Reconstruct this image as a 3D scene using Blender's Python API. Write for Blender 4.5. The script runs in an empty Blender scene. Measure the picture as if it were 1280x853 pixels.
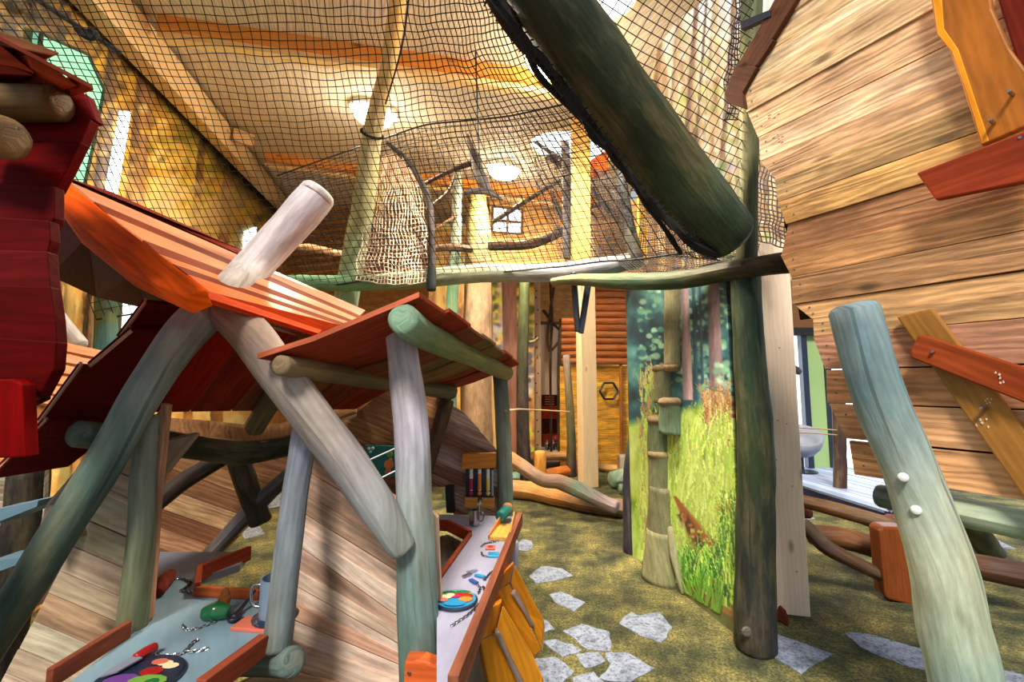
import bpy, math, random
import numpy as np
from mathutils import Vector, noise as mnoise
random.seed(7); rng = np.random.default_rng(7)
scn = bpy.context.scene; col = scn.collection
V = Vector

# ------------------------------------------------------------------ camera
CAM = V((0, 0, 1.5)); PITCH = math.radians(5.5); FPX = 569.0
cam = bpy.data.cameras.new('camera'); cam.sensor_width = 36; cam.lens = FPX / 1280 * 36
cam.clip_start = .02; cam.clip_end = 200
camo = bpy.data.objects.new('camera', cam); camo.location = CAM
camo.rotation_euler = (math.pi / 2 + PITCH, 0, 0); col.objects.link(camo); scn.camera = camo

# ------------------------------------------------------------------ world, sun, exposure
w = bpy.data.worlds.new('world'); scn.world = w; w.use_nodes = True
bg = w.node_tree.nodes['Background']; bg.inputs[0].default_value = (.86, .93, 1, 1); bg.inputs[1].default_value = .42
sl = bpy.data.lights.new('sun', 'SUN'); sl.energy = 3.5; sl.angle = math.radians(14); sl.color = (1, .93, .82)
so = bpy.data.objects.new('sun', sl); col.objects.link(so)
so.rotation_euler = V((.15, .65, -.74)).to_track_quat('-Z', 'Y').to_euler()
vs = scn.view_settings; vs.view_transform = 'Standard'; vs.look = 'None'; vs.gamma = 1; vs.use_curve_mapping = False
vs.exposure = 0.35

# ------------------------------------------------------------------ photo pixel -> point in the room
cp, sp = math.cos(PITCH), math.sin(PITCH)
def ray(u, v):
    dx = (u - 640) / FPX; dy = (426.5 - v) / FPX
    return V((dx, cp - dy * sp, sp + dy * cp))
def Q(u, v, Y):
    r = ray(u, v); return CAM + r * (Y / r.y)
def G(u, v, z=0.0):
    r = ray(u, v); return CAM + r * ((z - CAM.z) / r.z)
def PLN(u, v, p0, n):
    r = ray(u, v); return CAM + r * ((p0 - CAM).dot(n) / r.dot(n))
def proj(P):                                    # numpy (N,3) -> photo pixels, used to lay out the painted prints
    x = P[:, 0]; y = P[:, 1]; z = P[:, 2] - CAM.z
    d = y * cp + z * sp; h = -y * sp + z * cp
    return 640 + FPX * x / d, 426.5 - FPX * h / d
def drop(p, q, z=0.0):                          # follow p->q down to height z
    t = (z - q.z) / (q.z - p.z); return q + (q - p) * t

def lin(c):
    c = np.asarray(c, float) / 255.0
    return np.where(c <= .04045, c / 12.92, ((c + .055) / 1.055) ** 2.4)

# ------------------------------------------------------------------ materials
def nt(name):
    m = bpy.data.materials.new(name); m.use_nodes = True
    n = m.node_tree.nodes; n.clear()
    o = n.new('ShaderNodeOutputMaterial'); b = n.new('ShaderNodeBsdfPrincipled')
    m.node_tree.links.new(b.outputs[0], o.inputs[0]); return m, n, m.node_tree.links, b
def rng_node(n, l, src, a, b_, c, d):
    r = n.new('ShaderNodeMapRange'); l.new(src, r.inputs[0])
    for i, x in enumerate((a, b_, c, d)): r.inputs[i + 1].default_value = x
    return r.outputs[0]
def mul(n, l, a, b_):
    m = n.new('ShaderNodeMath'); m.operation = 'MULTIPLY'
    for i, x in enumerate((a, b_)):
        if isinstance(x, (int, float)): m.inputs[i].default_value = x
        else: l.new(x, m.inputs[i])
    return m.outputs[0]
def vmul(n, l, c, f):
    m = n.new('ShaderNodeVectorMath'); m.operation = 'SCALE'; l.new(c, m.inputs[0]); l.new(f, m.inputs['Scale']); return m.outputs[0]
def wood_mat(name, along=2.2, across=24, knots=True, rough=.6, bump=.25, lo=.72, hi=1.22, blotch=(.72, 1.28), tint=None, coat=0, figure=(.8, 1.1), crack=0.0, spec=.25):
    m, n, l, b = nt(name)
    at = n.new('ShaderNodeAttribute'); at.attribute_name = 'Col'
    uv = n.new('ShaderNodeUVMap'); oi = n.new('ShaderNodeObjectInfo')
    off = n.new('ShaderNodeVectorMath'); off.operation = 'ADD'; cx = n.new('ShaderNodeCombineXYZ')
    for i in range(2): l.new(mul(n, l, oi.outputs['Random'], (61.7, 43.1)[i]), cx.inputs[i])
    l.new(uv.outputs[0], off.inputs[0]); l.new(cx.outputs[0], off.inputs[1])
    def mapped(sx, sy):
        v = n.new('ShaderNodeVectorMath'); v.operation = 'MULTIPLY'; l.new(off.outputs[0], v.inputs[0]); v.inputs[1].default_value = (sx, sy, 1); return v.outputs[0]
    def noi(sx, sy, d=4, r=.6, dist=0):
        t = n.new('ShaderNodeTexNoise'); l.new(mapped(sx, sy), t.inputs['Vector']); t.inputs['Scale'].default_value = 1; t.inputs['Detail'].default_value = d; t.inputs['Roughness'].default_value = r; t.inputs['Distortion'].default_value = dist; return t.outputs['Fac']
    g = noi(along, across, 7, .68, .8)
    f1 = rng_node(n, l, g, .3, .7, lo, hi)
    f2 = rng_node(n, l, noi(3.2, 8, 4, .6), .3, .7, *blotch)
    wv = n.new('ShaderNodeTexWave'); wv.bands_direction = 'Y'; l.new(mapped(1.1, 5), wv.inputs['Vector']); wv.inputs['Scale'].default_value = 2.2; wv.inputs['Distortion'].default_value = 11; wv.inputs['Detail'].default_value = 2.5; wv.inputs['Detail Scale'].default_value = .8; wv.inputs['Detail Roughness'].default_value = .6
    f = mul(n, l, mul(n, l, f1, f2), rng_node(n, l, wv.outputs['Fac'], 0, 1, *figure))
    if knots:
        vo = n.new('ShaderNodeTexVoronoi'); l.new(mapped(2.8, 7), vo.inputs['Vector']); vo.inputs['Scale'].default_value = 1
        f = mul(n, l, f, rng_node(n, l, vo.outputs['Distance'], .05, .17, .35, 1.0))
    if crack:
        r_ = rng_node(n, l, noi(.9, 26, 2, .5, .3), .655, .69, 1.0, 1 - crack); f = mul(n, l, f, r_)
    c = vmul(n, l, at.outputs['Color'], f)
    if tint:
        mx = n.new('ShaderNodeMix'); mx.data_type = 'RGBA'
        l.new(rng_node(n, l, noi(2.2, 9, 5, .65), .46, .68, 0, tint[1]), mx.inputs['Factor']); l.new(c, mx.inputs[6])
        l.new(vmul(n, l, tint_col(n, tint[0]), f), mx.inputs[7]); c = mx.outputs[2]
    l.new(c, b.inputs['Base Color']); b.inputs['Roughness'].default_value = rough; b.inputs['Specular IOR Level'].default_value = spec
    if coat: b.inputs['Coat Weight'].default_value = coat; b.inputs['Coat Roughness'].default_value = .3
    bp = n.new('ShaderNodeBump'); bp.inputs['Strength'].default_value = bump; bp.inputs['Distance'].default_value = .01; l.new(f, bp.inputs['Height']); l.new(bp.outputs[0], b.inputs['Normal'])
    return m
def tint_col(n, c):
    r = n.new('ShaderNodeRGB'); r.outputs[0].default_value = (*lin(c), 1); return r.outputs[0]
M = {}
M['plank'] = wood_mat('rough_plank', along=3, across=32, tint=((116, 74, 42), .6), blotch=(.7, 1.3), lo=.74, hi=1.22, figure=(.8, 1.1), crack=.45, bump=.4)
M['pale'] = wood_mat('pale_plank', along=3, across=34, tint=((128, 90, 68), .62), blotch=(.76, 1.26), lo=.76, hi=1.2, figure=(.86, 1.07), crack=.4, bump=.4)
M['stain'] = wood_mat('stained_board', lo=.74, hi=1.25, knots=False, rough=.65, bump=.12, blotch=(.72, 1.22), spec=.06, figure=(.88, 1.06))
M['orange'] = wood_mat('varnished_board', lo=.82, hi=1.16, rough=.38, bump=.1, blotch=(.8, 1.2), spec=.22, figure=(.9, 1.05))
M['log'] = wood_mat('barked_log', along=4, across=34, knots=False, rough=.55, lo=.76, hi=1.2, blotch=(.7, 1.28), bump=.3, figure=(.93, 1.05), crack=.42, tint=((132, 118, 84), .42))
M['glulam'] = wood_mat('planed_post', along=1.2, across=14, lo=.94, hi=1.05, blotch=(.95, 1.05), bump=.05, figure=(.95, 1.03))
def flat(name, rgb, rough=.5, metal=0, emit=0, coat=0):
    m, n, l, b = nt(name); b.inputs['Base Color'].default_value = (*lin(rgb), 1); b.inputs['Roughness'].default_value = rough; b.inputs['Metallic'].default_value = metal
    if emit: b.inputs['Emission Color'].default_value = (*lin(rgb), 1); b.inputs['Emission Strength'].default_value = emit
    if coat: b.inputs['Coat Weight'].default_value = coat
    M[name] = m; return m
flat('net', (22, 19, 18), .8); flat('rope_grey', (70, 66, 70), .8); flat('pale_net', (226, 206, 184), .8); flat('rope_tan', (196, 160, 120), .8)
flat('metal', (170, 172, 178), .25, 1); flat('dark_metal', (62, 66, 78), .35, .7); flat('black', (22, 22, 26), .5); flat('white', (228, 230, 228), .4)
flat('lamp', (255, 244, 214), .5, 0, 22); flat('daylight', (236, 246, 255), .5, 0, 1.6); flat('mint_glass', (150, 226, 190), .25, 0, .42)
flat('navy', (24, 38, 62), .35, coat=.4); flat('teal', (12, 110, 104), .4); flat('green', (24, 110, 58), .25, coat=.6); flat('red', (160, 24, 26), .4); flat('blue', (28, 70, 150), .35)
flat('cyan', (30, 140, 190), .35); flat('yellow', (235, 205, 90), .4); flat('magenta', (176, 30, 84), .4); flat('amber', (228, 130, 40), .4); flat('cream', (232, 214, 170), .5); flat('coral', (206, 106, 84), .5)
flat('violet', (110, 60, 140), .4); flat('leaf', (110, 160, 60), .5); flat('steel_blue', (150, 170, 195), .35, .6); flat('chair_grey', (128, 134, 150), .5); flat('cloth', (222, 196, 166), .9); flat('outdoor_green', (150, 180, 120), .6)
def vcol_mat(name, rough=.6, bump=0):
    m, n, l, b = nt(name); at = n.new('ShaderNodeAttribute'); at.attribute_name = 'Col'
    l.new(at.outputs['Color'], b.inputs['Base Color']); b.inputs['Roughness'].default_value = rough; M[name] = m; return m
vcol_mat('print', .5)
def carpet():
    m, n, l, b = nt('carpet'); g = n.new('ShaderNodeNewGeometry')
    def noi(s, d=4, r=.6):
        t = n.new('ShaderNodeTexNoise'); l.new(g.outputs['Position'], t.inputs['Vector']); t.inputs['Scale'].default_value = s; t.inputs['Detail'].default_value = d; t.inputs['Roughness'].default_value = r; return t.outputs['Fac']
    r1 = n.new('ShaderNodeValToRGB'); l.new(noi(3.2, 5, .62), r1.inputs[0])
    e = r1.color_ramp.elements; e[0].position = .3; e[0].color = (*lin((34, 40, 22)), 1); e[1].position = .72; e[1].color = (*lin((166, 150, 82)), 1)
    for p, c in ((.42, (66, 68, 38)), (.5, (94, 92, 52)), (.6, (124, 116, 64))):
        x = e.new(p); x.color = (*lin(c), 1)
    f = rng_node(n, l, noi(70, 4, .75), .38, .6, .22, 1.35)
    f = mul(n, l, f, rng_node(n, l, noi(26, 4, .7), .35, .6, .6, 1.15))
    f = mul(n, l, f, rng_node(n, l, noi(1.1, 2), .35, .65, .75, 1.2))
    l.new(vmul(n, l, r1.outputs[0], f), b.inputs['Base Color']); b.inputs['Roughness'].default_value = .95
    bp = n.new('ShaderNodeBump'); bp.inputs['Strength'].default_value = .35; bp.inputs['Distance'].default_value = .006; l.new(noi(240, 2), bp.inputs['Height']); l.new(bp.outputs[0], b.inputs['Normal'])
    M['carpet'] = m
    m, n, l, b = nt('stone_print'); g = n.new('ShaderNodeNewGeometry')
    r1 = n.new('ShaderNodeValToRGB'); l.new(noi_(n, l, g, 42, 8, .85), r1.inputs[0])
    e = r1.color_ramp.elements; e[0].position = .36; e[0].color = (*lin((50, 66, 60)), 1); e[1].position = .52; e[1].color = (*lin((142, 150, 170)), 1)
    x = e.new(.44); x.color = (*lin((102, 112, 130)), 1)
    f = rng_node(n, l, noi_(n, l, g, 9, 4, .7), .33, .55, .55, 1.1)
    l.new(vmul(n, l, r1.outputs[0], f), b.inputs['Base Color']); b.inputs['Roughness'].default_value = .95
    M['stone_print'] = m
def noi_(n, l, g, s, d, r):
    t = n.new('ShaderNodeTexNoise'); l.new(g.outputs['Position'], t.inputs['Vector']); t.inputs['Scale'].default_value = s; t.inputs['Detail'].default_value = d; t.inputs['Roughness'].default_value = r; return t.outputs['Fac']
carpet()

# ------------------------------------------------------------------ mesh helpers
LOC = {}
def thing(name, label, cat, loc=(0, 0, 0), group=None, kind=None):
    o = bpy.data.objects.new(name, None); col.objects.link(o); o.location = loc; o.empty_display_size = .1
    LOC[o] = V(loc); tag(o, label, cat, group, kind); return o
def tag(o, label, cat, group=None, kind=None):
    o['label'] = label
    if cat: o['category'] = cat
    if group: o['group'] = group
    if kind: o['kind'] = kind
    return o
def build(name, geo, mat, parent=None, color=None, smooth=False, bevel=0):
    vs_, fs, uvs, cols = geo                     # uvs / cols per vertex (cols may be None)
    base = LOC[parent] if parent else sum((V(p) for p in vs_), V((0, 0, 0))) / len(vs_)
    if parent is None: base = V((base.x, base.y, min(p[2] for p in vs_)))
    me = bpy.data.meshes.new(name)
    me.from_pydata([tuple(V(p) - base) for p in vs_], [], fs)
    li = np.empty(len(me.loops), np.int32); me.loops.foreach_get('vertex_index', li)
    if uvs is not None:
        ul = me.uv_layers.new(name='UVMap'); ul.data.foreach_set('uv', np.asarray(uvs, np.float32)[li].ravel())
    a = me.color_attributes.new('Col', 'FLOAT_COLOR', 'POINT')
    if cols is None:
        c = np.ones((len(vs_), 4), np.float32); c[:, :3] = lin(color if color is not None else (200, 200, 200))
    else:
        c = np.ones((len(vs_), 4), np.float32); c[:, :3] = cols
    a.data.foreach_set('color', c.ravel())
    if smooth: me.polygons.foreach_set('use_smooth', np.ones(len(me.polygons), bool))
    me.materials.append(M[mat] if isinstance(mat, str) else mat)
    o = bpy.data.objects.new(name, me); col.objects.link(o)
    if parent:
        o.parent = parent; LOC[o] = base
        if parent.type == 'EMPTY' or parent.parent is None and parent.type == 'MESH': o.location = (0, 0, 0)
    else: o.location = base; LOC[o] = base
    if bevel:
        md = o.modifiers.new('edge', 'BEVEL'); md.width = bevel; md.segments = 2; md.limit_method = 'ANGLE'
    return o
def jit(c, a=14):
    k = random.uniform(-a, a); return tuple(min(255, max(0, x + k + random.uniform(-a, a) * .35)) for x in c)
def g_prism(poly, tv):
    poly = [V(p) for p in poly]; tv = V(tv); n = len(poly)
    vs_ = poly + [p + tv for p in poly]
    e = max(((poly[(i + 1) % n] - poly[i]) for i in range(n)), key=lambda x: x.length).normalized()
    fs = [list(range(n)), list(range(2 * n - 1, n - 1, -1))] + [[i, i + n, (i + 1) % n + n, (i + 1) % n] for i in range(n)]
    # orient: first face must look away from tv
    nor = sum(((poly[i] - poly[0]).cross(poly[(i + 1) % n] - poly[0]) for i in range(1, n - 1)), V((0, 0, 0)))
    if nor.dot(tv) > 0: fs = [x[::-1] for x in fs]
    nn = nor.normalized() if nor.length > 1e-12 else tv.normalized(); f = nn.cross(e).normalized()
    uv = [((p - poly[0]).dot(e), (p - poly[0]).dot(f) + (p - poly[0]).dot(nn)) for p in vs_]
    return vs_, fs, uv, None
def board(name, pts, mat, parent, color, th=.02, dirv=None, bevel=.002):
    """pts: world points of the face that is seen; the board's thickness goes away from the camera"""
    pts = [V(p) for p in pts]
    nor = sum(((pts[i] - pts[0]).cross(pts[i + 1] - pts[0]) for i in range(1, len(pts) - 1)), V((0, 0, 0))).normalized()
    if nor.dot(pts[0] - CAM) < 0: nor = -nor
    return build(name, g_prism(pts, (V(dirv) if dirv is not None else nor * th)), mat, parent, color, bevel=bevel)
def catmull(P, k=6):
    P = [V(p) for p in P]
    if len(P) == 2: return [P[0].lerp(P[1], i / (2 * k)) for i in range(2 * k + 1)], [i / (2 * k) for i in range(2 * k + 1)]
    E = [P[0] * 2 - P[1]] + P + [P[-1] * 2 - P[-2]]; out = []; ts = []
    for i in range(len(P) - 1):
        a, b, c, d = E[i:i + 4]
        for j in range(k):
            t = j / k
            out.append(.5 * ((2 * b) + (c - a) * t + (2 * a - 5 * b + 4 * c - d) * t * t + (3 * b - a - 3 * c + d) * t ** 3)); ts.append(i + t)
    out.append(P[-1]); ts.append(len(P) - 1); return out, [t / (len(P) - 1) for t in ts]
def lerpl(L, t):
    x = t * (len(L) - 1); i = min(int(x), len(L) - 2) if len(L) > 1 else 0
    if len(L) == 1: return np.asarray(L[0], float)
    f = x - i; return np.asarray(L[i], float) * (1 - f) + np.asarray(L[i + 1], float) * f
def g_log(P, R, C, n=14, k=6, rough=.05, cap=True):
    pts, ts = catmull(P, k); R = R if isinstance(R, (list, tuple)) else [R]; C = C if isinstance(C[0], (list, tuple)) else [C]
    sd = random.uniform(0, 99)
    rings = []                                   # (center, tangent, radius, t, s)
    s = 0
    for i, p in enumerate(pts):
        tg = (pts[min(i + 1, len(pts) - 1)] - pts[max(i - 1, 0)]).normalized()
        if i: s += (p - pts[i - 1]).length
        rings.append([p, tg, float(lerpl(R, ts[i])), ts[i], s])
    if cap:
        a, b = rings[0], rings[-1]; r0, r1 = a[2], b[2]
        rings = [[a[0] - a[1] * r0 * .30, a[1], r0 * .62, 0, -r0 * .5], [a[0] - a[1] * r0 * .2, a[1], r0 * .88, 0, -r0 * .3]] + rings + [[b[0] + b[1] * r1 * .2, b[1], r1 * .88, 1, s + r1 * .3], [b[0] + b[1] * r1 * .30, b[1], r1 * .62, 1, s + r1 * .5]]
    vs_, fs, uv, cs = [], [], [], []
    up = V((0, 0, 1)) if abs(rings[0][1].z) < .9 else V((0, 1, 0)); x = rings[0][1].cross(up).normalized()
    for (p, tg, r, t, ss) in rings:
        x = (x - tg * x.dot(tg)).normalized(); y = tg.cross(x)
        c = lin(lerpl(C, t))
        for j in range(n + 1):
            a = 2 * math.pi * (j % n) / n; d = x * math.cos(a) + y * math.sin(a)
            rr = r * (1 + rough * 1.6 * mnoise.noise(V((d.x * 1.3 + sd, d.y * 1.3 + ss * 6, d.z * 1.3))))
            vs_.append(p + d * rr); uv.append((ss, 2 * math.pi * r * j / n)); cs.append(c * (1 + .12 * mnoise.noise(V((d.x + sd, ss * 3, d.z)))))
    m = n + 1
    for i in range(len(rings) - 1):
        for j in range(n): fs.append([i * m + j, i * m + j + 1, (i + 1) * m + j + 1, (i + 1) * m + j])
    if cap:
        fs.append([j for j in range(n)][::-1]); b0 = (len(rings) - 1) * m; fs.append([b0 + j for j in range(n)])
    return vs_, fs, uv, np.array(cs)
def log(name, pp, R, C, parent=None, mat='log', n=14, k=6, rough=.05):
    P = [Q(*p) if not isinstance(p, Vector) else p for p in pp]
    return build(name, g_log(P, R, C, n, k, rough), mat, parent, smooth=True)
def clip(poly, n, d):                            # keep n.p <= d   (2D)
    out = []
    for i in range(len(poly)):
        a, b = poly[i], poly[(i + 1) % len(poly)]; da = n[0] * a[0] + n[1] * a[1] - d; db = n[0] * b[0] + n[1] * b[1] - d
        if da <= 0: out.append(a)
        if (da < 0 < db) or (db < 0 < da):
            t = da / (da - db); out.append((a[0] + (b[0] - a[0]) * t, a[1] + (b[1] - a[1]) * t))
    return out
def plank_fill(parent, poly, dirv, width, colors, mat='plank', th=.022, gap=.003, name='plank', away=None, phase=0.0, uneven=.004):
    poly = [V(p) for p in poly]; o = poly[0]
    nor = sum(((poly[i] - o).cross(poly[i + 1] - o) for i in range(1, len(poly) - 1)), V((0, 0, 0))).normalized()
    if nor.dot(o - CAM) < 0: nor = -nor
    if away is not None: nor = V(away).normalized()
    e = V(dirv); e = (e - nor * e.dot(nor)).normalized(); f = nor.cross(e)
    P2 = [((p - o).dot(e), (p - o).dot(f)) for p in poly]
    lo = min(p[1] for p in P2); hi = max(p[1] for p in P2); y = lo - width * phase; res = []
    while y < hi:
        wd = width * random.uniform(.85, 1.15)
        c = clip(clip(P2, (0, 1), y + wd - gap), (0, -1), -(y + gap * 0))
        if len(c) >= 3:
            ar = abs(sum(c[i][0] * c[(i + 1) % len(c)][1] - c[(i + 1) % len(c)][0] * c[i][1] for i in range(len(c)))) / 2
            if ar > 4e-4:
                k = random.uniform(-uneven, uneven)
                g = [o + e * a + f * b + nor * k for a, b in c]
                cc = jit(random.choice(colors), 10)
                res.append(build(name, g_prism2(g, nor * th, e), mat, parent, cc, bevel=.0015))
        y += wd
    return res
def g_prism2(poly, tv, e):
    vs_, fs, uv, c = g_prism(poly, tv); nn = V(tv).normalized(); f = nn.cross(e)
    uv = [((p - poly[0]).dot(e), (p - poly[0]).dot(f) + (p - poly[0]).dot(nn)) for p in vs_]
    return vs_, fs, uv, c
def g_box(c, sx, sy, sz, ax=None):
    c = V(c); X, Y, Z = ax if ax else (V((1, 0, 0)), V((0, 1, 0)), V((0, 0, 1)))
    p = [c + X * (a * sx / 2) + Y * (-sy / 2) + Z * (b * sz / 2) for a, b in ((-1, -1), (1, -1), (1, 1), (-1, 1))]
    return g_prism(p, Y * sy)
def g_lathe(c, prof, n=20, axis=V((0, 0, 1))):
    axis = axis.normalized(); x = axis.orthogonal().normalized(); y = axis.cross(x); vs_ = []; fs = []
    for r, h in prof:
        for j in range(n): a = 2 * math.pi * j / n; vs_.append(V(c) + axis * h + (x * math.cos(a) + y * math.sin(a)) * r)
    for i in range(len(prof) - 1):
        for j in range(n): fs.append([i * n + j, i * n + (j + 1) % n, (i + 1) * n + (j + 1) % n, (i + 1) * n + j])
    fs.append(list(range(n))[::-1]); fs.append([(len(prof) - 1) * n + j for j in range(n)])
    return vs_, fs, [(v.x, v.z) for v in vs_], None
def wires(segs, r, n=3):
    """many straight strings in one mesh; segs list of (a,b)"""
    A = np.array([s[0] for s in segs], float); B = np.array([s[1] for s in segs], float)
    T = B - A; L = np.linalg.norm(T, axis=1, keepdims=True); T = T / np.maximum(L, 1e-9)
    ref = np.where(np.abs(T[:, 2:3]) < .9, np.array([[0, 0, 1.]]), np.array([[0, 1., 0]]))
    X = np.cross(T, ref); X /= np.linalg.norm(X, axis=1, keepdims=True); Y = np.cross(T, X)
    vs_ = []; N = len(segs)
    for base in (A, B):
        for j in range(n):
            a = 2 * math.pi * j / n; vs_.append(base + (X * math.cos(a) + Y * math.sin(a)) * r)
    vs_ = np.stack(vs_, 1).reshape(-1, 3)         # N*(2n)
    fs = []
    for i in range(N):
        b = i * 2 * n
        for j in range(n): fs.append([b + j, b + (j + 1) % n, b + n + (j + 1) % n, b + n + j])
    return [tuple(v) for v in vs_], fs, None, None
def patch(ctrl, s, t):                            # ctrl rows x cols of Vectors, smooth in both directions
    def cr(L, x):
        x = x * (len(L) - 1); i = min(int(x), len(L) - 2); f = x - i
        a = L[i - 1] if i else L[0] * 2 - L[1]; d = L[i + 2] if i + 2 < len(L) else L[-1] * 2 - L[-2]; b, c = L[i], L[i + 1]
        return .5 * ((2 * b) + (c - a) * f + (2 * a - 5 * b + 4 * c - d) * f * f + (3 * b - a - 3 * c + d) * f ** 3)
    return cr([cr(r, s) for r in ctrl], t)
def net_patch(ctrl, nu, nv, r, wob=.008, diamond=False):
    C = [[Q(*p) if not isinstance(p, Vector) else p for p in row] for row in ctrl]
    g = [[None] * (nu + 1) for _ in range(nv + 1)]
    for j in range(nv + 1):
        for i in range(nu + 1):
            p = patch(C, i / nu, j / nv); q = V((i * .23, j * .23, 0))
            g[j][i] = p + V((mnoise.noise(q), mnoise.noise(q + V((9, 4, 2))), mnoise.noise(q + V((3, 7, 5))))) * wob
    segs = []
    for j in range(nv + 1):
        for i in range(nu + 1):
            if diamond:
                if i < nu and j < nv: segs += [(g[j][i], g[j + 1][i + 1])]
                if i > 0 and j < nv: segs += [(g[j][i], g[j + 1][i - 1])]
            else:
                if i < nu: segs.append((g[j][i], g[j][i + 1]))
                if j < nv: segs.append((g[j][i], g[j + 1][i]))
    return wires(segs, r), g
def net_plane(poly, angs, space, r, sag=.02):
    poly = [V(p) for p in poly]; o = poly[0]; nor = (poly[1] - o).cross(poly[2] - o).normalized()
    e = (poly[1] - o).normalized(); f = nor.cross(e); P2 = [((p - o).dot(e), (p - o).dot(f)) for p in poly]; segs = []
    for ang in angs:
        d = (math.cos(ang), math.sin(ang)); n = (-d[1], d[0]); vals = [n[0] * p[0] + n[1] * p[1] for p in P2]
        k = min(vals) + space / 2
        while k < max(vals):
            xs = []
            for i in range(len(P2)):
                a, b = P2[i], P2[(i + 1) % len(P2)]; va = vals[i] - k; vb = vals[(i + 1) % len(P2)] - k
                if va * vb < 0: t = va / (va - vb); xs.append((a[0] + (b[0] - a[0]) * t) * d[0] + (a[1] + (b[1] - a[1]) * t) * d[1])
            xs.sort()
            for a, b in zip(xs[::2], xs[1::2]):
                m = max(1, int((b - a) / .09)); pp = []
                for i in range(m + 1):
                    q = a + (b - a) * i / m; x = n[0] * k + d[0] * q; y = n[1] * k + d[1] * q
                    pp.append(o + e * x + f * y + nor * sag * mnoise.noise(V((x * 2.5, y * 2.5, ang))) + (e + f) * .006 * mnoise.noise(V((x * 6, y * 6, 3))))
                segs += list(zip(pp, pp[1:]))
            k += space
    return wires(segs, r)
def rope(name, pts, r, mat, parent=None, n=6, k=8):
    P = [Q(*p) if not isinstance(p, Vector) else p for p in pts]
    return build(name, g_log(P, r, (200, 200, 200), n, k, 0, True), mat, parent, smooth=True)
def chain(name, pts, mat, parent, size=.008, r=.0018):
    """small oval links, alternately turned"""
    P, _ = catmull(pts, 10); ln = [0]
    for a, b in zip(P, P[1:]): ln.append(ln[-1] + (b - a).length)
    s = 0; k = 0; segs = []
    while s < ln[-1]:
        i = max(j for j in range(len(ln)) if ln[j] <= s); i = min(i, len(P) - 2)
        p = P[i].lerp(P[i + 1], (s - ln[i]) / max(1e-6, ln[i + 1] - ln[i])); t = (P[i + 1] - P[i]).normalized()
        sd = V((0, 0, 1)) if k % 2 else t.cross(V((0, 0, 1))).normalized(); p = p + V((0, 0, size * .3))
        ring = [p + t * size * .75 * math.cos(a) + sd * size * .45 * math.sin(a) for a in np.linspace(0, 2 * math.pi, 9)]
        segs += list(zip(ring, ring[1:])); s += size * 1.05; k += 1
    return build(name, wires(segs, r, 4), mat, parent)

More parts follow.
